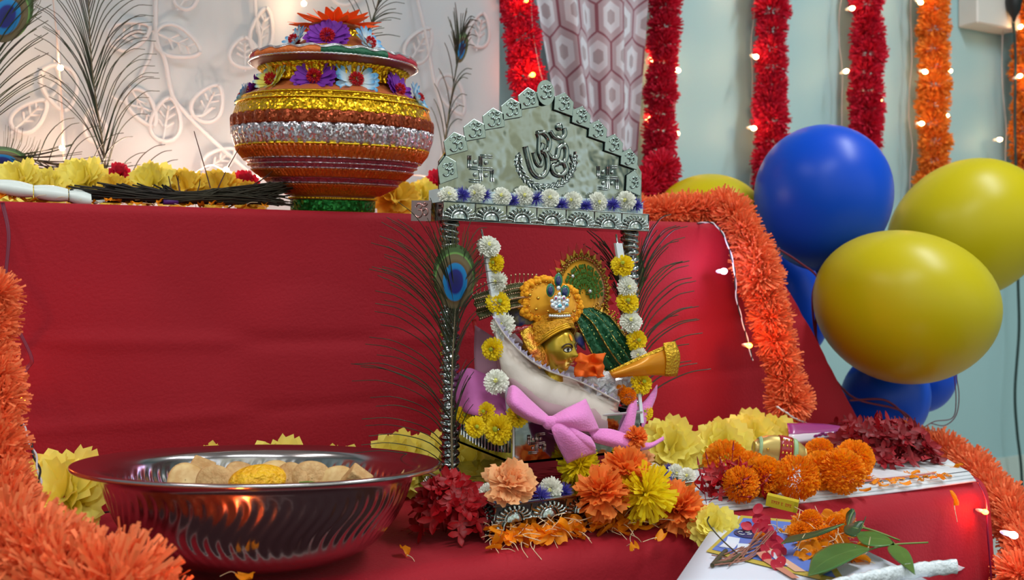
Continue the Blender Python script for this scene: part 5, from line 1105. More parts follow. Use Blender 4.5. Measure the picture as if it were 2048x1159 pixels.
for i, (lb, px, py, h, kind, rx, ry) in enumerate((('square cut sweet standing on its corner at the left in the bowl', 400, 943, .076, 'cube', 20, 25), ('round flat sweet under the square one at the left of the bowl', 372, 962, .072, 'disc', 60, 10), ('round sweet right of the square one, low behind the rim', 428, 966, .072, 'disc', 70, -6),
        ('tan sweet leaning behind the left of the yellow fruit piece', 484, 956, .076, 'disc', 40, 30), ('round sweet standing behind the yellow fruit piece, topmost', 550, 946, .082, 'disc', 20, 10), ('flat sweet to the right of the yellow fruit piece', 580, 962, .076, 'disc', 60, -15),
        ('sweet slice leaning over a green bit right of the middle', 622, 958, .078, 'disc', 68, 22), ('round sweet left of the pale cube at the right of the bowl', 672, 967, .074, 'disc', 60, -10), ('pale cube of sweet at the right of the bowl', 712, 963, .078, 'cube', 15, 40), ('small pointed sweet at the far right inside the bowl', 806, 952, .074, 'wedge', 0, 0),
        ('yellowish sweet below the front rim beside the yellow fruit', 610, 968, .072, 'disc', 70, 8))):
    m = MB(); p = onb(px, py, h); M = Matrix.Translation(p) @ Matrix.Rotation(-AL, 4, 'Z') @ Matrix.Rotation(R(rx), 4, 'X') @ Matrix.Rotation(R(ry), 4, 'Y')
    if kind == 'cube': m.box((-.012, -.010, -.012), (.012, .010, .012), M)
    elif kind == 'wedge': m.grid([[M @ Vector(v) for v in ((-.009, -.004, -.006), (.009, -.004, -.006), (.009, .004, -.006), (-.009, .004, -.006))], [M @ Vector(v) for v in ((.003, -.002, .010), (.007, -.002, .010), (.007, .002, .010), (.003, .002, .010))]], True)
    else: m.lathe([(.0005, -.005), (.014, -.0055), (.0185, -.003), (.019, .002), (.016, .005), (.006, .0045), (.0005, .005)], 28, M, lambda t, i: 1 + .05 * math.sin(3 * t + px))
    o = m.build('sweet_piece', M_ban if i % 3 == 1 else M_sw, None, smooth=kind == 'disc'); props(o, lb, 'sweet', sweet_g)
    if kind != 'disc': md = o.modifiers.new('bevel', 'BEVEL'); md.width = .002; md.segments = 3
m = MB(); m.ball(onb(518, 962, .076), .022, 24, 14, (1.35, .9, .75)); o = m.build('fruit_piece', mat('mango_flesh', (240, 172, 16), .35, c2=(246, 190, 30), nscale=150, bump=.8, bscale=160)); props(o, 'glistening yellow mango piece in the middle of the bowl', 'fruit')
m = MB(); m.tube(spl([onb(600, 968, .076), onb(624, 966, .078), onb(648, 972, .076)], 6), .003, 6, .001, flat=.4); o = m.build('green_peel', mat('peel_green', (70, 120, 30), .5)); props(o, 'small green peel sticking out under a sweet slice in the bowl', 'peel')
# ================================================================== FLOWERS ON THE LEDGE
for a in (('marigold at the left of the newspaper group, behind the crimson spikes', 1452, 924, 44, 0), ('marigold low behind the yellow box, left of centre', 1528, 952, 40, 1), ('marigold front and centre, right behind the small yellow box', 1594, 954, 44, 2), ('marigold half hidden left under the oval tin', 1500, 938, 36, 0),
          ('marigold with a dark hollow heart, right front of the newspaper', 1684, 942, 44, 1), ('marigold nearest to the crimson flower heap', 1708, 918, 38, 2), ('marigold peeping between the two large front ones', 1642, 940, 38, 0), ('marigold behind the right end of the oval tin', 1640, 906, 30, 1), ('small marigold under the crimson spikes at the left', 1482, 968, 36, 2)):
    lb, px, py, r, k = a; marigold(lb, px, py, min(1.17, YZ(px, py + r * 1.02, ZL + .008)), r, k)
M_yps = mat('lemon_tinsel', (252, 232, 30), .7, trans=.45, var=.15); M_ops = mat('orange_paper', (255, 148, 62), .75, trans=.4, var=.15); M_peach = mat('peach_petal', (255, 206, 150), .7, trans=.3, c2=(255, 178, 116), nscale=60, var=.1)
ME_yp = pom(420, .1, 1, .13, 3, .3, .2, seed=101, tip='cut').mesh('strip_flower', M_yps); ME_op = pom(170, .1, 1, .42, 3, .3, .22, nc=4, ruffle=.06, tip='serr', seed=102).mesh('strip_flower', M_ops); ME_pe = pom(90, .1, 1, .6, 3, .35, .25, hemi=True, nc=5, ruffle=.08, tip='serr', squash=.8, seed=103).mesh('peach_flower', M_peach)
for me, nm, lb, px, py, z, r in ((ME_yp, 'strip_flower', 'shaggy lemon yellow flower in front of the right part of the swing base', 1290, 986, ZL, 56), (ME_op, 'strip_flower', 'orange paper flower right of the lemon yellow one, on the cloth', 1356, 1018, ZL, 50), (ME_op, 'strip_flower', 'big orange paper flower on the swing base under the bow', 1252, 942, ZB, 44), (ME_op, 'strip_flower', 'orange paper flower leaning over the front edge of the swing base', 1205, 985, ZL + .01, 48),
        (ME_yp, 'strip_flower', 'small lemon yellow flower under the bow at the back of the swing base', 1158, 930, ZB, 40), (ME_pe, 'peach_flower', 'peach coloured flower lying on the front edge of the swing base', 1018, 968, ZB, 46), (ME_pe, 'peach_flower', 'pale peach flower behind the orange ones at the right of the swing base', 1268, 915, ZB, 32), (ME_op, 'strip_flower', 'loose orange flower head caught in the pink petal cloth', 1272, 874, .52, 24),
        (ME_car[1], 'paper_carnation', 'yellow paper carnation standing against the white leaflet', 1424, 1056, None, 46)):
    yf_ = {1290: .868, 1205: .876, 1356: .872}.get(px)
    if yf_: inst(me, nm, PY(px, py, yf_), (R(10), 0, px * 1.0), r * D(px, yf_) / F, label=lb, cat='paper flower', group='tinsel and paper flowers round the swing base'); continue
    if z is None: inst(me, nm, PY(px, py, YL - .012), (R(60), 0, -AL), r * D(px, YL) / F, label=lb, cat='paper flower', group='tinsel and paper flowers round the swing base'); continue
    d = (CZ - z) * F / (py + r * .85 - HY); p = PD(px, py, d if 'caught' not in lb else 1.12); rd = random.Random(px)
    inst(me, nm, p, (R(40 if me in (ME_pe, ME_car[1]) else 10), 0, rd.uniform(-1, 1) - AL * 0), r * d / F, label=lb, cat='paper flower', group='tinsel and paper flowers round the swing base')
inst(ME_mar[0], 'marigold', PY(1256, 792, .966), (0, 0, 1), .0105, label='small marigold head between the satin bolster and the upright pink petal', cat='flower')
inst(ME_mar[1], 'marigold', PY(1242, 780, .975), (0, 1, 1), .0075, label='tiny marigold bit at the right end of the satin bolster', cat='flower')
# ixora florets
def floret(mt, seed, pt=1.0):
    rd = random.Random(seed); m = MB(); m.tube([Vector((0, 0, -1.5)), Vector((.1, 0, -.7)), Vector((0, 0, 0))], .07, 5)
    for i in range(4):
        a = math.pi / 2 * i + rd.uniform(-.15, .15); d = Vector((math.cos(a), math.sin(a), 0)); s = Vector((-d.y, d.x, 0)); rows = []; up = rd.uniform(.0, .5)
        for t, wk in ((0, .10), (.3, .21), (.6, .25), (.85, .14), (1.0, .01)): c = d * t + Vector((0, 0, up * t * t)); rows.append([c - s * wk + Vector((0, 0, .06)), c, c + s * wk + Vector((0, 0, .06))])
        m.grid(rows)
    return m.mesh('ixora_floret', mt)
M_ix = mat('crimson_petal', (176, 6, 22), .5, trans=.25, var=.35, obj=True); M_ixd = mat('deep_crimson_petal', (150, 5, 24), .5, trans=.25, var=.35, obj=True)
IX = [floret(M_ix, 1), floret(M_ix, 2)]; IXD = [floret(M_ixd, 3), floret(M_ixd, 4)]
def mound(n, c, rx, ry, h, meshes, s, label, grp, seed):
    rd = random.Random(seed)
    for i in range(n):
        q = math.sqrt(rd.random()); a = rd.uniform(0, 6.283); ex = RT * math.cos(a) * rx * q + FW * math.sin(a) * ry * q; hz = h * math.sqrt(max(0, 1 - q * q)) * (1 if i % 3 else rd.uniform(.3, .9))
        p = c + ex + UP * (hz + s * .3); nrm = (ex * .9 / max(rx, ry) + UP * (.55) - FW * .5 + Vector([rd.uniform(-.5, .5) for _ in range(3)])).normalized()
        side_ = ('crown' if q < .45 and i % 3 else 'left flank' if math.cos(a) < -.4 else 'right flank' if math.cos(a) > .4 else 'rear slope' if math.sin(a) > 0 else 'front slope')
        inst(meshes[i % 2], 'ixora_floret', p, nrm.to_track_quat('Z', 'Y').to_euler(), s * rd.uniform(.8, 1.15), label=label.replace('floret', 'floret on the ' + side_ + ' of', 1).replace('of in the', 'of the').replace('of strewn', 'of the florets strewn'), cat='flower', group=grp)
mound(105, PZ(900, 1080, ZL) + FW * .012, .040, .036, .058, IX, .0150, 'crimson floret in the heap between the steel bowl and swing base', 'crimson ixora heap by the swing base', 1)
mound(128, PZ(1778, 935, ZL + .006) + FW * .02, .078, .05, .058, IXD, .0165, 'dark crimson floret in the big heap on the newspaper', 'dark crimson ixora heap on the newspaper', 2)
mound(14, PZ(1700, 882, ZL + .006) + FW * .0, .05, .03, .030, IXD, .0135, 'crimson floret strewn behind the purple packet', 'crimson florets behind the packet', 5)
mound(50, PZ(1470, 1000, ZL + .006) + FW * .01, .052, .03, .036, IX, .0130, 'crimson floret in the thin spiky heap left of the yellow box', 'crimson ixora sprays left of the yellow box', 3)
rd = random.Random(77)
for i in range(16):
    a = PZ(1470 + rd.uniform(-60, 40), 995 + rd.uniform(-10, 12), ZL + .01); dv = (RT * rd.uniform(-.5, 1.2) + UP * rd.uniform(.1, 1.1) - FW * rd.uniform(-.2, .5)).normalized() * rd.uniform(.03, .055)
    m = MB(); m.tube(spl([a, a + dv * .5 + UP * .003, a + dv], 4), .0006, 4); b_ = a + dv; m.tube([b_, b_ + dv * .12, b_ + dv * .22], .0016, 6, .0002); o = m.build('ixora_bud', mat('bud_crimson', (150, 20, 44), .5)); props(o, 'thin crimson bud stalk sticking out of the spray beside the yellow box', 'flower', 'crimson bud stalks')
# marigold petals with white threads
M_pt = mat('orange_petal', (255, 158, 12), .6, trans=.4, var=.18, obj=True); M_th = mat('pale_petal_thread', (236, 210, 170), .6)
def petal(seed):
    rd = random.Random(seed); m = MB(); rows = []
    for i in range(6):
        t = i / 5; wk = .55 * math.sin(math.pi * (.1 + .62 * t)) + .05; rows.append([Vector((wk * (j / 4 - .5) * 2 * .8, t * 1.5 - .5, .25 * math.sin(t * 2.4 + seed) + .18 * math.sin(j * 1.7 + t * 3 + seed) + (.25 * abs(j / 4 - .5)))) for j in range(5)])
    m.grid(rows); n = MB(); n.tube(spl([Vector((0, -.5, .1)), Vector((rd.uniform(-.4, .4), -1.2, .2)), Vector((rd.uniform(-.8, .8), -2.1, .05))], 5), .045, 4, .03)
    return m.mesh('petal_blade', M_pt), n.mesh('petal_thread', M_th)
PT = [petal(i) for i in range(5)]
def drop(p, s, rot, label, grp, i):
    o = inst(PT[i % 5][0], 'marigold_petal', p, rot, s, label=label, cat='petal', group=grp); c = inst(PT[i % 5][1], 'petal_thread', (0, 0, 0)); c.parent = o
rd = random.Random(31); i = 0
while i < 120:
    x = rd.uniform(985, 1300); lo, hi = 1102 - (x - 985) * .12, 1082 - (x - 985) * .36 + max(0, x - 1180) * .2
    hi = max(hi, 985 + 0); y = rd.uniform(min(lo, hi), max(lo, hi)); p = PZ(x, y, ZL)
    if p.y > Y0 - .003 and p.x < X0 + .27 and rd.random() < .85: continue
    drop(p + UP * rd.uniform(.004, .016), rd.uniform(.0105, .015), (rd.uniform(-.7, .9), rd.uniform(-.6, .6), rd.uniform(0, 6.28)), 'orange petal strewn before the swing base, ' + ('beside the crimson heap' if x < 1050 else 'under its carved front edge' if x < 1140 else 'where the base front ends' if x < 1220 else 'beside the lemon yellow flower') + (', close in' if y < (lo + hi) / 2 else ', further out'), 'orange petals before the swing base', i); i += 1
for j, (lb, px, py) in enumerate((('orange petal lying alone right of the bowl, below the crimson heap', 810, 1106), ('orange petal just left of the petal scatter, under the crimson heap', 992, 1098), ('orange petal with a long thread hanging at the ledge edge', 1268, 1092), ('orange petal on the front of the cloth below the steel bowl', 487, 1150), ('orange petal right of the scatter, nearest the orange paper flower', 1318, 1072))):
    drop(PZ(px, min(py, 1120), ZL + .003) if j != 3 else PD(484, 1148, .80), .011, (.2, .3, j * 1.3), lb, 'single stray petals', j)
for j in range(26):
    x = 1690 + j * 9; y = 1000 - (x - 1500) * .135 + rd.uniform(-14, 8); drop(PZ(x, y, ZL + .012), rd.uniform(.007, .011), (rd.uniform(-.3, .3), rd.uniform(-.3, .3), rd.uniform(0, 6.3)), 'orange marigold petal lying on the folded newspaper', 'orange petals on the newspaper', j)
for j in range(26):
    x = 4 + j * 21; p = PY(x, 404, 1.262 + (j * 7 % 5) * .004); p.z = ZS + .004; drop(p, .009, (rd.uniform(-.3, .3), rd.uniform(-.3, .3), rd.uniform(0, 6.3)), 'orange marigold petal on the shelf edge ' + ('before the white bead rope' if x < 190 else 'before the dark broom' if x < 440 else 'between the broom and the pot foot'), 'orange petals on the shelf edge', j)
drop(PY(1905, 1000, YL - .01), .013, (R(80), .2, .4), 'orange petal hanging below the edge of the newspaper', None, 1)
# ================================================================== NEWSPAPER, TIN, PACKET, BOX
np_ = thing('folded_newspaper', 'folded newspaper spread on the right of the ledge under flowers', 'newspaper', PZ(1650, 985, ZL))
M_np = mat('newsprint', (226, 228, 232), .85, c2=(206, 208, 214), nscale=25, trans=.1)
cor = [PZ(1392, 1022, ZL), PZ(1560, 1042, ZL), PZ(1952, 968, ZL), PZ(1925, 930, ZL), PZ(1700, 925, ZL), PZ(1400, 950, ZL)]
for k in range(3):
    m = MB(); rows = []
    A_, B_, C_, D_ = PZ(1400 - 6 * k, 1030 - k * 2, ZL), PZ(1952 - 5 * k, 966 - k * 2, ZL), PZ(1895, 930 + k, ZL), PZ(1330, 950, ZL)
    for i in range(13):
        v = i / 12; rows.append([(A_ * (1 - u) + B_ * u) * (1 - v) + (D_ * (1 - u) + C_ * u) * v + UP * (.0012 + k * .0030 + .0022 * math.sin(min(1, v * 6) * 1.57) + .002 * max(0, u - .8) * 5 * (1 - v) + .0006 * math.sin(u * 9 + v * 5)) for u in [j / 24 for j in range(25)]])
    m.grid(rows); solid(m.build('paper_sheet', M_np, np_), .0022, 0)
m = MB(); lp = [(A_ * (1 - u) + B_ * u) * .93 + (D_ * (1 - u) + C_ * u) * .07 + UP * (.0012 + 2 * .003 + .0038 + .002 * max(0, u - .8) * 5) for u in [j / 24 for j in range(25)]]; m.tube(lp, .0005, 4, flat=.4); m.build('printed_line', mat('black_ink', (26, 26, 34), .7), np_)
m = MB(); m.grid([[p + FW * .006 + UP * .0003 for p in lp[6:22]], [p + FW * .016 + UP * .0004 for p in lp[6:22]]]); m.build('printed_stripe', mat('brick_ink', (178, 104, 96), .8), np_)
# oval tin
tc = PZ(1560, 950, ZL + .006); tc = PY(1558, 903, 1.0); kT = D(1558, 1.0) / F; tin = thing('oval_tin', 'gold oval tin with a crimson studded band, resting on the marigolds', 'tin', tc)
TMx = Matrix.Translation(tc) @ Matrix.Rotation(-AL, 4, 'Z') @ Matrix.Rotation(R(8), 4, 'Y'); m = MB(); rr = []
for i in range(21):
    u = -1 + i / 10; rr.append([TMx @ Vector((u * 52 * kT, 20 * kT * (1 - u ** 4 * .5) ** .5 * math.cos(a), 32 * kT * (1 - abs(u) ** 3 * .55) * math.sin(a))) for a in [2 * math.pi * j / 36 for j in range(36)]])
m.grid(rr, True); n_ = len(m.v); m.face(range(0, 36)); m.face([n_ - 1 - j for j in range(36)]); m.build('tin_shell', mat('olive_gold', (190, 164, 96), .35, .55), tin)
def hoop(u0, u1, off, nm, mt):
    m = MB(); rr = []
    for i in range(5):
        u = u0 + (u1 - u0) * i / 4; rr.append([TMx @ Vector((u * 52 * kT, (20 * (1 - u ** 4 * .5) ** .5 + off) * kT * math.cos(a), (32 * (1 - abs(u) ** 3 * .55) + off) * kT * math.sin(a))) for a in [2 * math.pi * j / 36 for j in range(36)]])
    m.grid(rr, True); return solid(m.build(nm, mt, tin), .0008)
hoop(-.08, .42, 1.2, 'crimson_band', mat('crimson_enamel', (158, 22, 30), .3, coat=.5)); hoop(.46, .62, 1.0, 'mint_stripe', mat('mint_enamel', (150, 186, 140), .4)); hoop(-.86, -.74, 1.0, 'mint_stripe', mat('mint_enamel', (150, 186, 140), .4))
m = MB()
for u in (.02, .17, .32):
    for a in (R(-60), R(-85), R(-110), R(-135), R(-35)): m.ball(TMx @ Vector((u * 52 * kT, 21.5 * kT * math.sin(a), 33.5 * kT * math.cos(a))), .0019, 8, 6)
for u, a in ((-.55, R(-80)), (-.45, R(-110))): m.ball(TMx @ Vector((u * 52 * kT, 20.5 * kT * math.sin(a), 31 * kT * math.cos(a))), .0019, 8, 6)
m.build('gold_stud', mat('gold_bead', (220, 170, 70), .2, 1.0), tin)
# packet
pk_ = thing('plastic_packet', 'purple and white plastic packet pointing right above the oval tin', 'packet', PY(1630, 880, 1.09)); M_pp = mat('purple_plastic', (142, 48, 118), .3, coat=.4); M_pw = mat('clear_white_plastic', (214, 206, 216), .25, coat=.3, alpha=.9)
def PQ(name, rows, mt, th=.0008): return sheet(name, rows, mt, pk_, th, 4, 4, amp=.0015, sc=60)
PQ('packet_top', [[(1574, 846, 1.10), (1630, 846, 1.10), (1698, 853, 1.08)], [(1576, 860, 1.09), (1635, 858, 1.085), (1700, 856, 1.078)], [(1578, 868, 1.085), (1620, 866, 1.08), (1698, 860, 1.077)]], M_pp)
PQ('packet_front', [[(1578, 868, 1.085), (1620, 866, 1.079), (1698, 860, 1.076)], [(1574, 884, 1.08), (1625, 878, 1.074), (1690, 866, 1.074)], [(1560, 890, 1.085), (1620, 886, 1.08), (1682, 869, 1.078)]], M_pw)
m = MB()
for x, y in ((1632, 871), (1640, 869), (1652, 868), (1660, 866), (1672, 864), (1645, 866)): m.ball(PY(x, y, 1.074), .004, 10, 6, (1.3, .2, .6))
m.build('purple_print', M_pp, pk_)
# little yellow box
bxp = PZ(1562, 1016, ZL + .012); M = Matrix.Translation(bxp) @ Matrix.Rotation(-AL, 4, 'Z') @ Matrix.Rotation(R(-22), 4, 'Z') @ Matrix.Rotation(R(9), 4, 'Y'); kX = (bxp - Vector((0, 0, CZ))).dot(FW) / F
yb = thing('yellow_box', 'small yellow cardboard box with red lettering leaning on the crimson spray', 'box', bxp)
m = MB(); m.box((-30 * kX, -8 * kX, 0), (31 * kX, 14 * kX, 22 * kX), M); m.build('box_body', mat('yellow_card', (192, 172, 22), .55), yb, smooth=False)
m = MB(); M_ri = mat('red_ink', (190, 50, 24), .6)
for gx, n in ((-20, 4), (-1, 1), (7, 3)):
    m.box((gx * kX, -8.5 * kX, 13.2 * kX), ((gx + n * 4.2) * kX, -8 * kX, 14 * kX), M)
    for j in range(n): m.box(((gx + 1 + j * 4.2) * kX, -8.5 * kX, 8 * kX), ((gx + 1.9 + j * 4.2) * kX, -8 * kX, 13.4 * kX), M); m.box(((gx + 1.5 + j * 4.2) * kX, -8.5 * kX, (9 + j % 2 * 2) * kX), ((gx + 3.6 + j * 4.2) * kX, -8 * kX, (9.8 + j % 2 * 2) * kX), M)
m.build('red_lettering', M_ri, yb, smooth=False)
m = MB(); m.box((24 * kX, -8.4 * kX, 1 * kX), (30 * kX, -8 * kX, 21 * kX), M); m.build('side_flap', mat('olive_card', (168, 156, 14), .55), yb, smooth=False)
# ================================================================== LEAFLET ON A STOOL, OFFERINGS
zp = ZL + .004
stool = thing('low_stool', 'low wooden stool hidden under the printed leaflet in front of the ledge', 'stool', (.69, .74, 0))
SM = Matrix.Translation((.688, .732, 0)) @ Matrix.Rotation(R(38), 4, 'Z'); M_wd = mat('stool_wood', (120, 78, 46), .5)
m = MB(); m.box((-.07, -.055, zp - .022), (.07, .055, zp - .002), SM); m.build('stool_top', M_wd, stool, smooth=False)
for sx_ in (-1, 1):
    for sy_ in (-1, 1): m = MB(); m.box((sx_ * .058 - .009, sy_ * .043 - .009, 0), (sx_ * .058 + .009, sy_ * .043 + .009, zp - .022), SM); m.build('leg', M_wd, stool, smooth=False)
lf = thing('printed_leaflet', 'white leaflet with a blue panel edged in yellow, bearing flowers and leaves, front right', 'leaflet', PZ(1560, 1110, zp))
def LP(x, y, h=0): return PZ(x, y, zp + h)
def lsheet(name, quad, h, mt, n=8):
    A_, B_, C_, D_ = [LP(x, y) for x, y in quad]; m = MB()
    m.grid([[(A_ * (1 - u) + B_ * u) * (1 - v) + (D_ * (1 - u) + C_ * u) * v + UP * (h + .004 * max(0, .18 - v) * 5) for u in [j / n for j in range(n + 1)]] for v in [i / n for i in range(n + 1)]]); return m.build(name, mt, lf)
solid(lsheet('white_paper', [(1440, 1032), (1645, 1058), (1890, 1176), (1342, 1176)], 0, mat('leaflet_white', (214, 218, 232), .6)), .0008, 1)
lsheet('yellow_border', [(1482, 1038), (1612, 1050), (1700, 1176), (1412, 1104)], .0012, mat('mustard_ink', (186, 164, 62), .6))
def inner(q, name, h, mt): return lsheet(name, q, h, mt)
inner([(1487, 1044), (1606, 1055), (1672, 1158), (1424, 1101)], 'blue_panel', .0016, mat('blue_ink', (84, 116, 196), .6))
inner([(1456, 1082), (1480, 1086), (1468, 1100), (1438, 1096)], 'white_print_panel', .0020, mat('leaflet_white', (214, 218, 232), .6)); inner([(1476, 1096), (1500, 1098), (1494, 1112), (1468, 1108)], 'white_print_panel', .0020, mat('leaflet_white', (214, 218, 232), .6))
inner([(1528, 1104), (1560, 1112), (1612, 1146), (1590, 1146)], 'tan_print_table', .0020, mat('tan_ink', (214, 168, 140), .6)); inner([(1512, 1116), (1530, 1112), (1600, 1160), (1584, 1160)], 'tan_print_table', .0022, mat('tan_ink2', (196, 128, 104), .6)); inner([(1538, 1112), (1550, 1116), (1578, 1134), (1566, 1134)], 'white_print_cell', .0024, mat('leaflet_white', (214, 218, 232), .6))
m = MB(); c = LP(1497, 1066, .0024); ring = [c + RT * (.0155 * math.cos(a)) + FW * (.018 * math.sin(a)) for a in [2 * math.pi * j / 32 for j in range(32)]]; m.poly(ring); m.build('navy_oval', mat('navy_ink', (22, 34, 92), .6), lf)
m = MB()
for j, g in enumerate(('C', 'S', 'S')):
    o_ = c + RT * (-.008 + j * .008) + UP * .0006; S_ = lambda a, b_: o_ + RT * (a * .0028) + FW * (b_ * .0065)
    pts = [(1, .7), (0, 1), (-1, .5), (-1, -.5), (0, -1), (1, -.7)] if g == 'C' else [(1, .8), (-.3, 1), (-1, .5), (0, 0), (1, -.5), (.3, -1), (-1, -.8)]
    m.tube([S_(*p) for p in pts], .0005, 4)
m.build('oval_lettering', mat('white_ink', (230, 232, 240), .6), lf)
def PC_(px, py, d, h=.003): return PD(px, py, min(d, (CZ - zp - h) * F / (py - HY)))
# offerings on the leaflet
M_leaf = mat('glossy_leaf', (58, 108, 40), .35, c2=(74, 124, 52), nscale=30, trans=.15, coat=.2); M_leafd = mat('dark_leaf', (34, 70, 26), .4, trans=.15); M_stem = mat('green_stem', (112, 134, 60), .5)
sprig = thing('leafy_sprig', 'green leafy sprig with broad glossy leaves lying over the marigold petals on the leaflet', 'sprig', PC_(1700, 1110, .98))
def leafp(rows, mt=M_leaf, h=.018, name='leaf'):
    m = MB(); g = loft([[PC_(*p, h) for p in r] for r in rows], 6, 6); m.grid(g); o = solid(m.build(name, mt, sprig), .0008)
    q = [(r[len(r) // 2]) - FW * .0012 for r in g]; m = MB(); m.tube(q, .0005, 4); m.build('midrib', M_stem, o)
leafp([[(1616, 1150, .94), (1616, 1150, .94), (1617, 1151, .94)], [(1626, 1112, .955), (1640, 1128, .935), (1652, 1142, .935)], [(1660, 1090, .975), (1672, 1110, .945), (1684, 1128, .945)], [(1700, 1086, .985), (1712, 1098, .96), (1722, 1108, .96)], [(1738, 1096, .985), (1738, 1098, .98), (1738, 1100, .98)]])
leafp([[(1786, 1086, .985), (1786, 1086, .985), (1787, 1087, .985)], [(1775, 1096, .985), (1796, 1094, .96), (1812, 1098, .965)], [(1784, 1112, .975), (1806, 1112, .945), (1824, 1116, .955)], [(1806, 1130, .965), (1818, 1130, .945), (1828, 1134, .95)], [(1828, 1147, .94), (1829, 1147, .94), (1830, 1147, .94)]])
leafp([[(1706, 1054, 1.02), (1706, 1055, 1.02), (1706, 1056, 1.02)], [(1718, 1062, 1.01), (1728, 1074, .99), (1722, 1084, .99)], [(1748, 1062, 1.01), (1756, 1076, .985), (1752, 1092, .985)], [(1776, 1074, 1.0), (1784, 1082, .985), (1780, 1090, .985)], [(1788, 1088, .99), (1789, 1089, .99), (1788, 1090, .99)]])
leafp([[(1694, 1054, 1.01), (1694, 1054, 1.01), (1694, 1055, 1.01)], [(1692, 1030, 1.02), (1700, 1034, 1.01), (1708, 1040, 1.02)], [(1702, 1016, 1.02), (1708, 1018, 1.02), (1711, 1026, 1.02)]], M_leafd)
leafp([[(1688, 1052, 1.0), (1690, 1050, 1.0), (1692, 1050, 1.0)], [(1690, 1066, .99), (1706, 1054, .98), (1716, 1042, .99)], [(1712, 1072, .99), (1722, 1056, .98), (1728, 1040, .99)], [(1714, 1056, .99), (1726, 1044, .985), (1732, 1032, .99)]], M_leafd)
leafp([[(1562, 1086, .985), (1563, 1086, .985), (1564, 1086, .985)], [(1580, 1072, .985), (1586, 1078, .975), (1590, 1082, .98)], [(1620, 1064, .985), (1628, 1068, .975), (1632, 1072, .98)], [(1650, 1056, .985), (1660, 1056, .98), (1664, 1060, .985)], [(1688, 1046, .99), (1688, 1047, .99), (1688, 1048, .99)]], M_leafd)
m = MB()
for pts in ([(1640, 1148, .945), (1690, 1124, .95), (1740, 1098, .96), (1790, 1088, .965), (1856, 1084, .975)], [(1716, 1052, 1.0), (1752, 1062, .99), (1800, 1080, .975)]): m.tube(spl([PC_(*p) for p in pts], 6), .0013, 6, .0009)
m.build('stem', M_stem, sprig)
rd = random.Random(15)
for i in range(90):
    x = rd.uniform(1565, 1700); y = rd.uniform(1032, 1118); 
    if x < 1590 and y < 1050: continue
    t_ = (1118 - y) / 86; p = PC_(x + (20 if y > 1080 else 0), y, .99 + .05 * t_ + rd.uniform(-.02, .02)); p.z = max(p.z, zp + .003)
    drop(p, rd.uniform(.009, .0135), (rd.uniform(-1.2, 1.2), rd.uniform(-1, 1), rd.uniform(0, 6.3)), 'orange petal heaped on the leaflet, ' + ('on top by the dark leaves' if y < 1060 else 'in the middle of the heap' if y < 1092 else 'at the foot by the broad leaf') + (', left side' if x < 1630 else ', right side'), 'marigold petals heaped on the leaflet', i)
for j, (lb, px, py, r) in enumerate((('crumbled marigold at the top of the heap on the leaflet', 1622, 1042, 24), ('crumbled marigold left in the heap above the leaf', 1600, 1066, 24), ('crumbled marigold under the dark leaf on the leaflet', 1650, 1076, 26), ('crumbled marigold right in the heap, beside the dark leaves', 1672, 1048, 20), ('lowest marigold piece left of the broad leaf tip', 1602, 1122, 18), ('small marigold scrap between the pink buds', 1522, 1078, 14))):
    inst(ME_mar[j % 3], 'marigold', PD(px, py, .985 + (1118 - py) / 86 * .04), (j, j * 2, 0), r * .99 / F, label=lb, cat='flower', group='marigold heads on the leaflet')
spr = thing('ixora_sprig', 'sprig of pink red round petals with brown stems lying on the leaflet', 'sprig', PC_(1500, 1090, 1.0)); M_pr = mat('rose_red_petal', (206, 44, 70), .55, trans=.25, var=.15)
m = MB(); rd = random.Random(9)
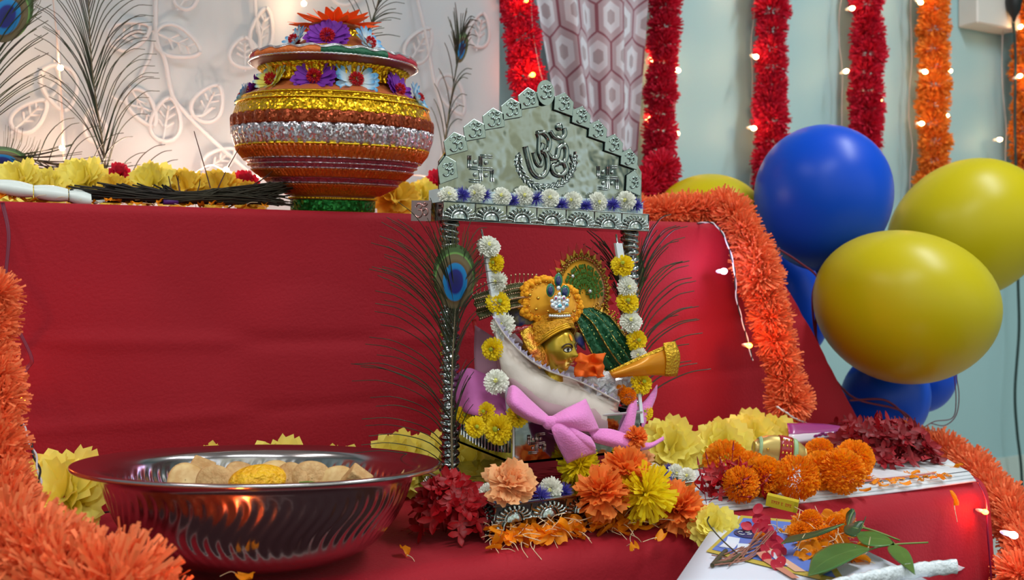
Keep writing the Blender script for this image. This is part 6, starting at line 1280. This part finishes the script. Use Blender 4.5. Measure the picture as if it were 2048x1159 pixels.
for i in range(34):
    x, y = (rd.gauss(1526, 15), rd.gauss(1052, 15)) if i < 16 else (rd.gauss(1548, 12), rd.gauss(1096, 14)); p = PC_(x, y, 1.0 + (1100 - y) * .0007 + rd.uniform(-.012, .012)); p.z = max(p.z, zp + .004); Mx = Matrix.Translation(p) @ Matrix.Rotation(-AL + rd.uniform(-.6, .6), 4, 'Z') @ Matrix.Rotation(R(rd.uniform(-50, 50)), 4, 'Y') @ Matrix.Rotation(R(rd.uniform(40, 100)), 4, 'X')
    rr = [[Mx @ Vector((  .0066 * q * math.cos(a), .0050 * q * math.sin(a), .0015 * q * q)) for a in [2 * math.pi * j / 14 for j in range(14)]] for q in (.05, .6, 1)]; m.grid(rr, True)
m.build('round_petals', M_pr, spr); m = MB()
for i in range(15): a = PC_(1426 + rd.uniform(-3, 40), 1128 - rd.uniform(-4, 20), .965); m.tube(spl([a, PC_(1480 + rd.uniform(-10, 20), 1102 + rd.uniform(-16, 16), .985), PC_(1535 + rd.uniform(-20, 20), 1072 + rd.uniform(-20, 24), 1.0)], 4), .0007, 4)
m.build('stems', mat('pinkish_stem', (150, 96, 78), .6), spr); m = MB()
m.tube(spl([PC_(1424, 1130, .955), PC_(1440, 1112, .96), PC_(1452, 1100, .965)], 5), .0022, 6); m.tube(spl([PC_(1426, 1126, .955), PC_(1458, 1122, .96), PC_(1480, 1108, .965)], 5), .0018, 6); m.tube(spl([PC_(1474, 1106, .965), PC_(1440, 1075, .98), PC_(1416, 1045, .99), PC_(1418, 1032, .99)], 6), .0008, 5)
m.build('brown_twigs', mat('brown_twig', (70, 62, 36), .7), spr)
rol = thing('plastic_roll', 'thin roll of crinkled white plastic lying on the leaflet under the leaves', 'plastic roll', PC_(1760, 1150, .93))
m = MB(); rows = []; q = spl([PC_(*p, .011) for p in ((1612, 1186, .90), (1680, 1170, .905), (1760, 1152, .915), (1840, 1139, .925), (1912, 1132, .935))], 8)
for i, p in enumerate(q):
    r_ = .0072 * (1 - .15 * abs(i / len(q) - .5)); rows.append([p + UP * (r_ * math.sin(a) * (1 + .12 * math.sin(i * 1.9 + a * 3))) - FW * (r_ * .7 * math.cos(a)) for a in [2 * math.pi * j / 16 for j in range(16)]])
m.grid(rows, True); m.build('roll_body', mat('white_polythene', (222, 230, 236), .2, coat=.5, bump=.6, bscale=120), rol)
sheet('clear_tip', [[(1905, 1121, .845), (1918, 1130, .845), (1930, 1134, .846)], [(1905, 1140, .843), (1914, 1142, .843), (1922, 1140, .845)]], mat('cellophane', (224, 226, 232), .12, alpha=.72), rol, .0005)
